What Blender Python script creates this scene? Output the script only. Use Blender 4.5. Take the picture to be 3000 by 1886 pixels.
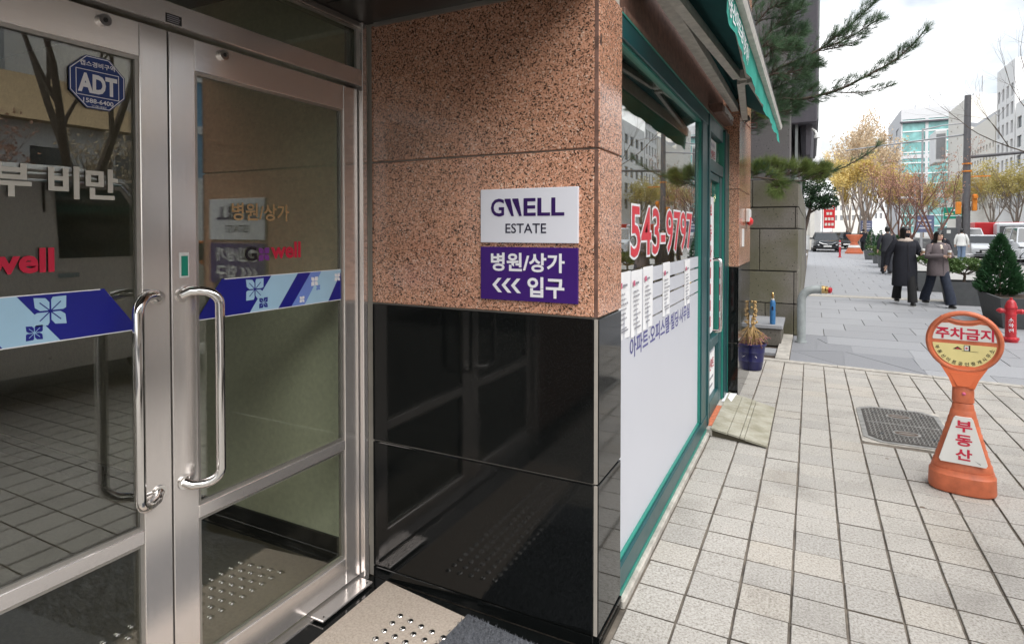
import bpy, bmesh, math, random
from mathutils import Vector, Matrix, noise as mnoise
R = math.radians
random.seed(7)
for o in list(bpy.data.objects): bpy.data.objects.remove(o)
sc = bpy.context.scene
COL = sc.collection

# ---------------------------------------------------------------- camera
cam = bpy.data.cameras.new('camera'); cam.sensor_fit = 'HORIZONTAL'; cam.sensor_width = 36.0
cam.lens = 1726.4 / 3000 * 36; cam.shift_x = 0.0; cam.shift_y = -(943 - 708.3) / 3000
cam.clip_start = 0.05; cam.clip_end = 3000
cam_o = bpy.data.objects.new('camera', cam); COL.objects.link(cam_o)
cam_o.location = (0, 0, 1.58); cam_o.rotation_euler = (R(90 - 1.1046), 0, R(26.9))
sc.camera = cam_o
# ---------------------------------------------------------------- sky
SUN_EL, SUN_AZ = R(46), R(116)          # azimuth from +Y towards +X
w = bpy.data.worlds.new('World'); sc.world = w; w.use_nodes = True
nt = w.node_tree; nt.nodes.clear()
out = nt.nodes.new('ShaderNodeOutputWorld'); bg = nt.nodes.new('ShaderNodeBackground')
sky = nt.nodes.new('ShaderNodeTexSky'); sky.sky_type = 'NISHITA'; sky.sun_disc = False
sky.sun_elevation = SUN_EL; sky.sun_rotation = SUN_AZ; sky.air_density = 1.0; sky.dust_density = 2.0
tc = nt.nodes.new('ShaderNodeTexCoord'); mp = nt.nodes.new('ShaderNodeMapping'); mp.inputs['Scale'].default_value = (1.0, 1.0, 2.2)
ns = nt.nodes.new('ShaderNodeTexNoise'); ns.inputs['Scale'].default_value = 3.4; ns.inputs['Detail'].default_value = 6; ns.inputs['Roughness'].default_value = 0.52
cr = nt.nodes.new('ShaderNodeValToRGB'); cr.color_ramp.elements[0].position = 0.36; cr.color_ramp.elements[0].color = (0.12,)*3 + (1,)
cr.color_ramp.elements[1].position = 0.54; cr.color_ramp.elements[1].color = (1, 1, 1, 1)
sk = nt.nodes.new('ShaderNodeMix'); sk.data_type = 'RGBA'; sk.blend_type = 'MIX'
ns2 = nt.nodes.new('ShaderNodeTexNoise'); ns2.inputs['Scale'].default_value = 3.2; ns2.inputs['Detail'].default_value = 3
cc = nt.nodes.new('ShaderNodeValToRGB'); cc.color_ramp.elements[0].position = 0.36; cc.color_ramp.elements[0].color = (2.55, 2.78, 3.05, 1)
cc.color_ramp.elements[1].position = 0.56; cc.color_ramp.elements[1].color = (5.6, 5.62, 5.7, 1)
nt.links.new(tc.outputs['Generated'], mp.inputs['Vector'])
nt.links.new(mp.outputs[0], ns.inputs['Vector']); nt.links.new(mp.outputs[0], ns2.inputs['Vector'])
nt.links.new(ns.outputs['Fac'], cr.inputs[0]); nt.links.new(cr.outputs[0], sk.inputs['Factor'])
nt.links.new(ns2.outputs['Fac'], cc.inputs[0])
dim = nt.nodes.new('ShaderNodeMix'); dim.data_type = 'RGBA'; dim.blend_type = 'MULTIPLY'; dim.inputs['Factor'].default_value = 1.0; dim.inputs[7].default_value = (0.62, 0.55, 0.46, 1)
nt.links.new(sky.outputs[0], dim.inputs[6]); nt.links.new(dim.outputs[2], sk.inputs[6]); nt.links.new(cc.outputs[0], sk.inputs[7])
nt.links.new(sk.outputs[2], bg.inputs['Color']); bg.inputs["Strength"].default_value = 0.085
nt.links.new(bg.outputs[0], out.inputs['Surface'])
# ---------------------------------------------------------------- sun (veiled by cloud)
sun = bpy.data.lights.new('sun', 'SUN'); sun.energy = 1.5; sun.angle = R(75); sun.color = (1.0, 0.992, 0.975)
sun_o = bpy.data.objects.new('sun', sun); COL.objects.link(sun_o); sun_o['kind'] = 'helper'
sd = Vector((math.sin(SUN_AZ) * math.cos(SUN_EL), math.cos(SUN_AZ) * math.cos(SUN_EL), math.sin(SUN_EL)))
sun_o.rotation_euler = (-sd).to_track_quat('-Z', 'Y').to_euler(); sun_o.location = (20, 30, 60)
sc.view_settings.view_transform = 'Standard'; sc.view_settings.look = 'None'
sc.view_settings.exposure = 1.95; sc.view_settings.gamma = 1.0; sc.view_settings.use_curve_mapping = False
sc.cycles.max_bounces = 10; sc.cycles.transparent_max_bounces = 16; sc.cycles.glossy_bounces = 6
sc.cycles.use_denoising = True; sc.cycles.sample_clamp_indirect = 6.0
sc.cycles.caustics_reflective = False; sc.cycles.caustics_refractive = False

# ---------------------------------------------------------------- materials
MATS = {}
def newmat(name):
    m = bpy.data.materials.new(name); m.use_nodes = True; MATS[name] = m
    t = m.node_tree; b = t.nodes['Principled BSDF']
    return m, t, b
def N(t, ty, **kw):
    n = t.nodes.new(ty)
    for k, v in kw.items():
        if k in n.inputs: n.inputs[k].default_value = v
        else: setattr(n, k, v)
    return n
def ramp(t, stops):
    n = t.nodes.new('ShaderNodeValToRGB'); e = n.color_ramp.elements
    while len(e) < len(stops): e.new(0.5)
    for i, (p, c) in enumerate(stops):
        e[i].position = p; e[i].color = tuple(c) + (1,) if len(c) == 3 else c
    return n
def g3(v): return (v, v, v)
def coords(t, world=True):
    if world: return t.nodes.new('ShaderNodeNewGeometry').outputs['Position']
    return t.nodes.new('ShaderNodeTexCoord').outputs['Object']
def mixc(t, fac, a, b, mode='MIX'):
    n = t.nodes.new('ShaderNodeMix'); n.data_type = 'RGBA'; n.blend_type = mode
    for s, v in ((n.inputs['Factor'], fac), (n.inputs[6], a), (n.inputs[7], b)):
        if hasattr(v, 'is_linked') or isinstance(v, bpy.types.NodeSocket): t.links.new(v, s)
        elif isinstance(v, (int, float)): s.default_value = v
        else: s.default_value = tuple(v) + (1,) if len(v) == 3 else v
    return n.outputs[2]
def bump(t, b, height, strength, dist=0.01):
    n = t.nodes.new('ShaderNodeBump'); n.inputs['Strength'].default_value = strength; n.inputs['Distance'].default_value = dist
    t.links.new(height, n.inputs['Height']); t.links.new(n.outputs[0], b.inputs['Normal'])
def simple(name, col, rough=0.5, metal=0.0, spec=0.5, var=0.12, vscale=6.0, bmp=0.0, bscale=60.0, world=False, rvar=0.0, col2=None, objrand=0.0):
    m, t, b = newmat(name)
    c = coords(t, world)
    n1 = N(t, 'ShaderNodeTexNoise', Scale=vscale, Detail=5.0, Roughness=0.6); t.links.new(c, n1.inputs['Vector'])
    if col2 is None: lo = tuple(max(0, x * (1 - var)) for x in col); hi = tuple(min(1, x * (1 + var)) for x in col)
    else: lo, hi = col, col2
    r = ramp(t, [(0.3, lo), (0.7, hi)]); t.links.new(n1.outputs['Fac'], r.inputs[0])
    src = r.outputs[0]
    if objrand:
        oi = t.nodes.new('ShaderNodeObjectInfo'); rr = ramp(t, [(0, g3(1 - objrand)), (1, g3(1.0))]); t.links.new(oi.outputs['Random'], rr.inputs[0])
        src = mixc(t, 1.0, src, rr.outputs[0], 'MULTIPLY')
    t.links.new(src, b.inputs['Base Color'])
    b.inputs['Roughness'].default_value = rough; b.inputs['Metallic'].default_value = metal; b.inputs['Specular IOR Level'].default_value = spec
    if rvar:
        mr = t.nodes.new('ShaderNodeMapRange'); mr.inputs[3].default_value = max(0.02, rough - rvar); mr.inputs[4].default_value = min(1, rough + rvar)
        t.links.new(n1.outputs['Fac'], mr.inputs[0]); t.links.new(mr.outputs[0], b.inputs['Roughness'])
    if bmp:
        n2 = N(t, 'ShaderNodeTexNoise', Scale=bscale, Detail=4.0); t.links.new(c, n2.inputs['Vector']); bump(t, b, n2.outputs['Fac'], bmp)
    return m
def emission(name, col, s):
    m, t, b = newmat(name); b.inputs['Base Color'].default_value = col + (1,); b.inputs['Emission Color'].default_value = col + (1,); b.inputs['Emission Strength'].default_value = s
    return m

def m_granite():
    m, t, b = newmat('pink_granite'); c = coords(t)
    wob = N(t, 'ShaderNodeTexNoise', Scale=55.0, Detail=2.0); t.links.new(c, wob.inputs['Vector'])
    add = t.nodes.new('ShaderNodeVectorMath'); add.operation = 'MULTIPLY_ADD'; add.inputs[1].default_value = g3(0.016)
    t.links.new(wob.outputs['Color'], add.inputs[0]); t.links.new(c, add.inputs[2])
    v = N(t, 'ShaderNodeTexVoronoi', Scale=215.0); t.links.new(add.outputs[0], v.inputs['Vector'])
    sep = t.nodes.new('ShaderNodeSeparateColor'); t.links.new(v.outputs['Color'], sep.inputs[0])
    r = ramp(t, [(0.0, (0.045, 0.030, 0.024)), (0.15, (0.10, 0.062, 0.046)), (0.24, (0.33, 0.180, 0.120)), (0.42, (0.60, 0.315, 0.205)), (0.75, (0.70, 0.385, 0.265)), (0.90, (0.72, 0.42, 0.30)), (1.0, (0.82, 0.66, 0.55))])
    t.links.new(sep.outputs[0], r.inputs[0])
    n2 = N(t, 'ShaderNodeTexNoise', Scale=120.0, Detail=5.0, Roughness=0.75); t.links.new(c, n2.inputs['Vector'])
    r2 = ramp(t, [(0.34, g3(0.42)), (0.46, g3(0.95)), (1, g3(1.05))]); t.links.new(n2.outputs['Fac'], r2.inputs[0])
    n3 = N(t, 'ShaderNodeTexNoise', Scale=2.5, Detail=3.0); t.links.new(c, n3.inputs['Vector'])
    r3 = ramp(t, [(0.3, (0.84, 0.80, 0.78)), (0.7, (1.06, 1.04, 1.0))]); t.links.new(n3.outputs['Fac'], r3.inputs[0])
    x = mixc(t, 1.0, mixc(t, 1.0, r.outputs[0], r2.outputs[0], 'MULTIPLY'), r3.outputs[0], 'MULTIPLY')
    oi = t.nodes.new('ShaderNodeObjectInfo'); ro = ramp(t, [(0, (0.90, 0.89, 0.88)), (1, (1.07, 1.05, 1.04))]); t.links.new(oi.outputs['Random'], ro.inputs[0]); x = mixc(t, 1.0, x, ro.outputs[0], 'MULTIPLY')
    t.links.new(x, b.inputs['Base Color']); b.inputs['Roughness'].default_value = 0.15; b.inputs['Specular IOR Level'].default_value = 0.7
    return m
def m_black():
    m, t, b = newmat('black_granite'); c = coords(t)
    n = N(t, 'ShaderNodeTexNoise', Scale=220.0, Detail=2.0); t.links.new(c, n.inputs['Vector'])
    r = ramp(t, [(0.45, (0.0035, 0.004, 0.004)), (0.75, (0.012, 0.014, 0.014))]); t.links.new(n.outputs['Fac'], r.inputs[0])
    t.links.new(r.outputs[0], b.inputs['Base Color'])
    n2 = N(t, 'ShaderNodeTexNoise', Scale=3.0, Detail=5.0, Roughness=0.65); t.links.new(c, n2.inputs['Vector'])
    r2 = ramp(t, [(0.4, g3(0.045)), (0.75, g3(0.13))]); t.links.new(n2.outputs['Fac'], r2.inputs[0]); t.links.new(r2.outputs[0], b.inputs['Roughness'])
    b.inputs['Specular IOR Level'].default_value = 0.34
    return m
def m_steel(name, col, rough, axis, amount=0.12):
    m, t, b = newmat(name); c = coords(t)
    mp = t.nodes.new('ShaderNodeMapping'); s = [900.0, 900.0, 900.0]; s['xyz'.index(axis)] = 6.0; mp.inputs['Scale'].default_value = s
    t.links.new(c, mp.inputs[0])
    n = N(t, 'ShaderNodeTexNoise', Scale=1.0, Detail=3.0); t.links.new(mp.outputs[0], n.inputs['Vector'])
    n2 = N(t, 'ShaderNodeTexNoise', Scale=3.0, Detail=4.0, Roughness=0.5); t.links.new(c, n2.inputs['Vector'])
    r = ramp(t, [(0.25, tuple(x * 0.80 for x in col)), (0.75, col)]); t.links.new(n.outputs['Fac'], r.inputs[0])
    t.links.new(r.outputs[0], b.inputs['Base Color']); b.inputs['Metallic'].default_value = 0.80
    mr = t.nodes.new('ShaderNodeMapRange'); mr.inputs[3].default_value = rough * 0.9; mr.inputs[4].default_value = rough * 1.1
    t.links.new(n2.outputs['Fac'], mr.inputs[0]); t.links.new(mr.outputs[0], b.inputs['Roughness'])
    b.inputs['Anisotropic'].default_value = 0.5; b.inputs['Anisotropic Rotation'].default_value = 0.25 if axis == 'y' else 0.0
    return m
def m_glass(name, tint, r0):
    m = bpy.data.materials.new(name); m.use_nodes = True; MATS[name] = m; t = m.node_tree; t.nodes.clear()
    o = t.nodes.new('ShaderNodeOutputMaterial'); tr = N(t, 'ShaderNodeBsdfTransparent', Color=tint + (1,)); gl = N(t, 'ShaderNodeBsdfGlossy', Color=(1, 1, 1, 1), Roughness=0.0)
    lw = N(t, 'ShaderNodeLayerWeight', Blend=0.5); p = t.nodes.new('ShaderNodeMath'); p.operation = 'POWER'; p.inputs[1].default_value = 5.0
    t.links.new(lw.outputs['Facing'], p.inputs[0])
    ma = t.nodes.new('ShaderNodeMath'); ma.operation = 'MULTIPLY_ADD'; ma.inputs[1].default_value = 1 - r0; ma.inputs[2].default_value = r0; t.links.new(p.outputs[0], ma.inputs[0])
    mx = t.nodes.new('ShaderNodeMixShader'); t.links.new(ma.outputs[0], mx.inputs[0]); t.links.new(tr.outputs[0], mx.inputs[1]); t.links.new(gl.outputs[0], mx.inputs[2])
    dn = N(t, 'ShaderNodeTexNoise', Scale=9.0, Detail=8.0, Roughness=0.72); t.links.new(coords(t), dn.inputs['Vector']); dr_ = ramp(t, [(0.45, g3(0.004)), (0.8, g3(0.018))]); t.links.new(dn.outputs['Fac'], dr_.inputs[0])
    df = N(t, 'ShaderNodeBsdfDiffuse', Color=(0.5, 0.48, 0.44, 1)); mx2 = t.nodes.new('ShaderNodeMixShader'); t.links.new(dr_.outputs[0], mx2.inputs[0]); t.links.new(mx.outputs[0], mx2.inputs[1]); t.links.new(df.outputs[0], mx2.inputs[2])   # thin film of dust
    t.links.new(mx2.outputs[0], o.inputs['Surface'])
    return m
def m_tile():
    m, t, b = newmat('beige_paving_tile'); c = coords(t)
    n = N(t, 'ShaderNodeTexNoise', Scale=95.0, Detail=4.0, Roughness=0.75); t.links.new(c, n.inputs['Vector'])
    r = ramp(t, [(0.30, (0.17, 0.15, 0.125)), (0.44, (0.345, 0.328, 0.302)), (0.56, (0.455, 0.438, 0.410)), (0.72, (0.57, 0.552, 0.522))]); t.links.new(n.outputs['Fac'], r.inputs[0])
    n2 = N(t, 'ShaderNodeTexNoise', Scale=2.1, Detail=4.0, Roughness=0.6); t.links.new(c, n2.inputs['Vector'])
    r2 = ramp(t, [(0.3, (0.78, 0.77, 0.755)), (0.48, (0.97, 0.965, 0.95)), (0.62, (1.0, 0.995, 0.985)), (0.78, (1.0, 0.965, 0.91))]); t.links.new(n2.outputs['Fac'], r2.inputs[0])
    oi = t.nodes.new('ShaderNodeObjectInfo'); r3 = ramp(t, [(0, (0.88, 0.88, 0.885)), (0.35, (0.96, 0.955, 0.95)), (0.8, (1.0, 0.995, 0.99)), (1, (1.02, 0.99, 0.95))]); t.links.new(oi.outputs['Random'], r3.inputs[0])
    vo = N(t, 'ShaderNodeTexVoronoi', Scale=2.3); t.links.new(c, vo.inputs['Vector'])
    r4 = ramp(t, [(0.0, (0.28, 0.22, 0.17)), (0.028, (0.45, 0.36, 0.3)), (0.034, g3(1.0))]); t.links.new(vo.outputs['Distance'], r4.inputs[0])
    x = mixc(t, 1.0, mixc(t, 1.0, mixc(t, 1.0, r.outputs[0], r2.outputs[0], 'MULTIPLY'), r3.outputs[0], 'MULTIPLY'), r4.outputs[0], 'MULTIPLY')
    t.links.new(x, b.inputs['Base Color']); b.inputs['Roughness'].default_value = 0.62; b.inputs['Specular IOR Level'].default_value = 0.35
    bump(t, b, n.outputs['Fac'], 0.35, 0.002)
    return m
def m_blockstone(name, base, dark, moss):
    m, t, b = newmat(name); c = coords(t)
    n = N(t, 'ShaderNodeTexNoise', Scale=38.0, Detail=5.0, Roughness=0.7); t.links.new(c, n.inputs['Vector'])
    r = ramp(t, [(0.3, dark), (0.7, base)]); t.links.new(n.outputs['Fac'], r.inputs[0])
    v = N(t, 'ShaderNodeTexVoronoi', Scale=17.0); t.links.new(c, v.inputs['Vector'])
    rp = ramp(t, [(0.08, g3(0.12)), (0.16, g3(1))]); t.links.new(v.outputs['Distance'], rp.inputs[0])
    n2 = N(t, 'ShaderNodeTexNoise', Scale=1.6, Detail=5.0); t.links.new(c, n2.inputs['Vector'])
    rm = ramp(t, [(0.38, g3(0)), (0.62, g3(0.75))]); t.links.new(n2.outputs['Fac'], rm.inputs[0])
    x = mixc(t, rm.outputs[0], r.outputs[0], moss)
    x = mixc(t, 1.0, x, rp.outputs[0], 'MULTIPLY')
    oi = t.nodes.new('ShaderNodeObjectInfo'); r3 = ramp(t, [(0, g3(0.82)), (1, g3(1.1))]); t.links.new(oi.outputs['Random'], r3.inputs[0])
    x = mixc(t, 1.0, x, r3.outputs[0], 'MULTIPLY')
    t.links.new(x, b.inputs['Base Color']); b.inputs['Roughness'].default_value = 0.85
    bump(t, b, rp.outputs[0], 0.5, 0.006)
    return m
def m_leaf(name, c1, c2, trans=0.25, world=True, scale=3.0):
    m, t, b = newmat(name); c = coords(t, world)
    n = N(t, 'ShaderNodeTexNoise', Scale=scale, Detail=6.0, Roughness=0.75); t.links.new(c, n.inputs['Vector'])
    r = ramp(t, [(0.3, c1), (0.7, c2)]); t.links.new(n.outputs['Fac'], r.inputs[0]); t.links.new(r.outputs[0], b.inputs['Base Color'])
    b.inputs['Roughness'].default_value = 0.55; b.inputs['Specular IOR Level'].default_value = 0.3
    tl = t.nodes.new('ShaderNodeBsdfTranslucent'); t.links.new(r.outputs[0], tl.inputs[0])
    mx = t.nodes.new('ShaderNodeMixShader'); mx.inputs[0].default_value = trans
    t.links.new(b.outputs[0], mx.inputs[1]); t.links.new(tl.outputs[0], mx.inputs[2]); t.links.new(mx.outputs[0], t.nodes['Material Output'].inputs['Surface'])
    return m
m_granite(); m_black(); m_tile()
m_steel('brushed_steel', (0.88, 0.83, 0.80), 0.20, 'z'); m_steel('brushed_steel_rail', (0.88, 0.83, 0.80), 0.22, 'y')
m_steel('dark_steel', (0.42, 0.39, 0.36), 0.22, 'z'); simple('polished_steel', (0.75, 0.73, 0.71), 0.07, 1.0, var=0.03)
m_glass('door_glass', (0.93, 0.96, 0.90), 0.11); m_glass('shop_glass', (0.70, 0.76, 0.74), 0.22); m_glass('clear_glass', (0.85, 0.9, 0.9), 0.06)
simple('grout', (0.065, 0.055, 0.045), 0.95, col2=(0.21, 0.18, 0.145), vscale=7, world=True)
simple('light_joint', (0.36, 0.33, 0.29), 0.8, world=True)
simple('slab_grey', (0.32, 0.325, 0.34), 0.6, var=0.13, vscale=60, world=True, objrand=0.16, bmp=0.15, bscale=150, spec=0.35)
simple('slab_dark', (0.235, 0.24, 0.255), 0.6, var=0.13, vscale=60, world=True, objrand=0.14, bmp=0.15, bscale=150, spec=0.35)
simple('kerb_concrete', (0.40, 0.375, 0.335), 0.85, var=0.3, vscale=12, world=True, bmp=0.4, bscale=80)
simple('asphalt', (0.055, 0.055, 0.057), 0.9, var=0.25, vscale=20, world=True, bmp=0.4, bscale=90)
simple('road_paint', (0.72, 0.72, 0.70), 0.7, var=0.08, world=True)
simple('white_sign', (0.72, 0.73, 0.79), 0.35, var=0.02, vscale=2); simple('purple_sign', (0.045, 0.010, 0.155), 0.35, var=0.05)
simple('purple_ink', (0.030, 0.006, 0.095), 0.4, var=0.02); simple('navy_ink', (0.010, 0.010, 0.035), 0.4); simple('white_ink', (0.80, 0.80, 0.83), 0.4, var=0.02)
simple('red_ink', (0.62, 0.03, 0.05), 0.45, var=0.06, vscale=2); simple('black_ink', (0.006, 0.006, 0.008), 0.4); simple('violet_ink', (0.16, 0.035, 0.22), 0.4)
simple('sign_red', (0.50, 0.012, 0.045), 0.45, var=0.1); simple('label_blue', (0.085, 0.085, 0.26), 0.5); simple('grey_ink', (0.25, 0.25, 0.28), 0.6); simple('pink_ink', (0.6, 0.12, 0.22), 0.6)
simple('sticker_blue', (0.008, 0.035, 0.185), 0.35, var=0.05); simple('band_navy', (0.010, 0.014, 0.23), 0.35, var=0.04); simple('band_pale', (0.37, 0.58, 0.75), 0.35, var=0.04); simple('band_mid', (0.16, 0.26, 0.65), 0.35, var=0.04)
simple('gold_ink', (0.42, 0.27, 0.13), 0.4); simple('cream_ink', (0.62, 0.60, 0.54), 0.4)
simple('white_film', (0.555, 0.57, 0.625), 0.42, var=0.015, vscale=1.5); simple('paper', (0.76, 0.765, 0.78), 0.8, var=0.03)
simple('teal_paint', (0.008, 0.062, 0.068), 0.35, var=0.15, vscale=5, world=True, rvar=0.1); simple('teal_bright', (0.018, 0.20, 0.155), 0.4, var=0.12, world=True)
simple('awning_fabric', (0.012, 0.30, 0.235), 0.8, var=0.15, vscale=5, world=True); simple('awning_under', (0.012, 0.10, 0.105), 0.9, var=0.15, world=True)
simple('awning_metal', (0.60, 0.58, 0.54), 0.5, var=0.2, vscale=18, world=True, rvar=0.15, bmp=0.1)
simple('brown_fascia', (0.145, 0.078, 0.058), 0.55, var=0.4, vscale=26, world=True); simple('maroon', (0.06, 0.022, 0.024), 0.5)
simple('soffit_dark', (0.030, 0.029, 0.028), 0.3, var=0.15); simple('trim_silver', (0.45, 0.43, 0.40), 0.35, 0.8)
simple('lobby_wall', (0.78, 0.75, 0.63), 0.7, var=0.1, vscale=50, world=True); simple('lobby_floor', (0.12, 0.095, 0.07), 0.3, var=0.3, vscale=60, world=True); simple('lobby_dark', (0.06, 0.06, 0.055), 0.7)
simple('stud_stone', (0.42, 0.34, 0.275), 0.75, col2=(0.62, 0.54, 0.46), vscale=110, world=True, bmp=0.5, bscale=200)
simple('mat_grey', (0.085, 0.092, 0.105), 1.0, col2=(0.20, 0.21, 0.235), vscale=160, world=True, bmp=1.0, bscale=220)
simple('ochre', (0.62, 0.40, 0.12), 0.8); simple('ceiling_white', (0.6, 0.58, 0.5), 0.8)
simple('orange_plastic', (0.52, 0.135, 0.06), 0.5, var=0.2, vscale=16, rvar=0.18, bmp=0.08, bscale=120); simple('orange_deep', (0.58, 0.115, 0.03), 0.42, var=0.08)
simple('panel_white', (0.66, 0.66, 0.63), 0.5, var=0.05, vscale=7); simple('panel_yellow', (0.72, 0.63, 0.28), 0.5, var=0.05)
simple('wood_mossy', (0.25, 0.235, 0.17), 0.9, col2=(0.42, 0.40, 0.335), vscale=9, world=True, bmp=0.5, bscale=50); simple('wood_dark', (0.07, 0.06, 0.04), 0.9)
m_blockstone('neighbour_stone', (0.215, 0.195, 0.17), (0.12, 0.11, 0.095), (0.105, 0.10, 0.055))
m_blockstone('neighbour_concrete', (0.165, 0.155, 0.16), (0.11, 0.105, 0.11), (0.125, 0.12, 0.115))
simple('overhang_dark', (0.075, 0.07, 0.085), 0.6, var=0.12, vscale=10, world=True); simple('overhang_edge', (0.22, 0.24, 0.235), 0.5)
simple('galvanised', (0.34, 0.37, 0.37), 0.6, 0.15, var=0.15, vscale=10, bmp=0.1); simple('brass', (0.72, 0.50, 0.22), 0.22, 1.0); simple('red_paint', (0.46, 0.025, 0.035), 0.4, var=0.2, vscale=14)
simple('blue_tank', (0.035, 0.15, 0.34), 0.4, var=0.2, vscale=20); simple('pot_blue', (0.016, 0.017, 0.085), 0.35, var=0.15); simple('dry_stem', (0.42, 0.28, 0.125), 0.9, var=0.3); simple('dry_leaf', (0.22, 0.09, 0.09), 0.9, var=0.4); simple('soil', (0.05, 0.035, 0.025), 1.0)
simple('iron', (0.27, 0.265, 0.25), 0.55, 0.4, var=0.3, vscale=18, world=True); simple('iron_dark', (0.06, 0.055, 0.05), 0.8)
simple('planter_grey', (0.085, 0.09, 0.095), 0.75, var=0.12, vscale=10)
simple('bark', (0.10, 0.075, 0.06), 0.95, var=0.35, vscale=14, bmp=0.6, bscale=30); simple('bark_pale', (0.30, 0.245, 0.205), 0.95, var=0.25); simple('bark_red', (0.155, 0.08, 0.062), 0.95, var=0.25)
m_leaf('pine_needle', (0.050, 0.105, 0.055), (0.13, 0.215, 0.115)); m_leaf('pine_needle_fresh', (0.10, 0.17, 0.045), (0.22, 0.26, 0.085)); m_leaf('thuja', (0.016, 0.060, 0.026), (0.060, 0.150, 0.060), 0.2, scale=7)
m_leaf('shrub_green', (0.035, 0.085, 0.022), (0.13, 0.20, 0.06), scale=5); m_leaf('ginkgo', (0.55, 0.40, 0.10), (0.80, 0.66, 0.30), 0.35, scale=1.2); m_leaf('ginkgo_green', (0.48, 0.43, 0.16), (0.78, 0.66, 0.30), 0.35, scale=1.2)
m_leaf('leaf_rust', (0.42, 0.20, 0.13), (0.62, 0.38, 0.28), 0.3, scale=1.5); m_leaf('leaf_beige', (0.55, 0.42, 0.27), (0.76, 0.63, 0.46), 0.3, scale=1.5); m_leaf('holly', (0.012, 0.035, 0.016), (0.04, 0.085, 0.035), 0.12, scale=9)
simple('facade_white', (0.82, 0.82, 0.815), 0.8, var=0.04, world=True); simple('facade_cream', (0.78, 0.75, 0.69), 0.8, var=0.05, world=True); simple('facade_grey', (0.62, 0.625, 0.64), 0.8, var=0.05, world=True); simple('facade_beige', (0.46, 0.40, 0.32), 0.8, var=0.08, world=True)
simple('window_dark', (0.06, 0.07, 0.08), 0.12, var=0.3, vscale=0.4, world=True); simple('window_green', (0.22, 0.46, 0.45), 0.15, var=0.35, vscale=0.5, world=True); simple('window_grey', (0.30, 0.30, 0.31), 0.3, var=0.1, world=True); simple('window_blue', (0.10, 0.30, 0.50), 0.1, var=0.3, vscale=0.4, world=True)
simple('roof_tan', (0.42, 0.30, 0.17), 0.9, var=0.25, vscale=3, world=True)
simple('car_black', (0.012, 0.014, 0.016), 0.12, spec=0.6); simple('car_white', (0.66, 0.68, 0.70), 0.2, spec=0.5, var=0.02); simple('van_grey', (0.80, 0.81, 0.80), 0.3, var=0.06); simple('car_orange', (0.65, 0.19, 0.03), 0.25); simple('car_red', (0.55, 0.015, 0.02), 0.4)
simple('car_glass', (0.012, 0.016, 0.02), 0.06, spec=0.8); simple('tyre', (0.02, 0.02, 0.021), 0.9); simple('lamp_glass', (0.75, 0.76, 0.78), 0.1, spec=0.9); simple('plate_white', (0.7, 0.7, 0.68), 0.5); simple('chrome', (0.7, 0.7, 0.7), 0.15, 1.0)
simple('post_grey', (0.13, 0.125, 0.13), 0.5, 0.2); simple('post_light', (0.42, 0.42, 0.43), 0.5, 0.3); simple('signal_orange', (0.75, 0.24, 0.02), 0.5); simple('road_sign_green', (0.0, 0.235, 0.15), 0.4); simple('banner_blue', (0.16, 0.18, 0.30), 0.7, var=0.3, vscale=3)
simple('skin', (0.56, 0.36, 0.27), 0.55, var=0.06); simple('hair_black', (0.010, 0.009, 0.009), 0.35); simple('coat_black', (0.011, 0.012, 0.019), 0.9, var=0.3, vscale=25); simple('coat_grey', (0.135, 0.112, 0.118), 0.95, var=0.25, vscale=90); simple('jeans', (0.018, 0.024, 0.042), 0.9, var=0.3, vscale=20); simple('trouser_black', (0.012, 0.012, 0.013), 0.9); simple('collar_fleece', (0.45, 0.38, 0.33), 1.0, var=0.25, vscale=70); simple('knit_cream', (0.62, 0.56, 0.47), 0.95); simple('shoe_black', (0.012, 0.012, 0.013), 0.5); simple('sole_white', (0.65, 0.65, 0.62), 0.7); simple('cup_white', (0.72, 0.72, 0.70), 0.5, var=0.03); simple('cup_sleeve', (0.27, 0.17, 0.10), 0.9); simple('suit_dark', (0.03, 0.032, 0.04), 0.9); simple('denim_light', (0.16, 0.22, 0.32), 0.9)
emission('warm_lamp', (1.0, 0.80, 0.45), 7.0)
simple('siren_red', (0.6, 0.02, 0.02), 0.2); simple('plastic_white', (0.66, 0.66, 0.65), 0.45, var=0.06); simple('plastic_black', (0.012, 0.012, 0.012), 0.4); simple('green_plate', (0.005, 0.22, 0.15), 0.4); simple('mat_orange', (0.52, 0.16, 0.08), 0.9, var=0.25, vscale=30)
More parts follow.
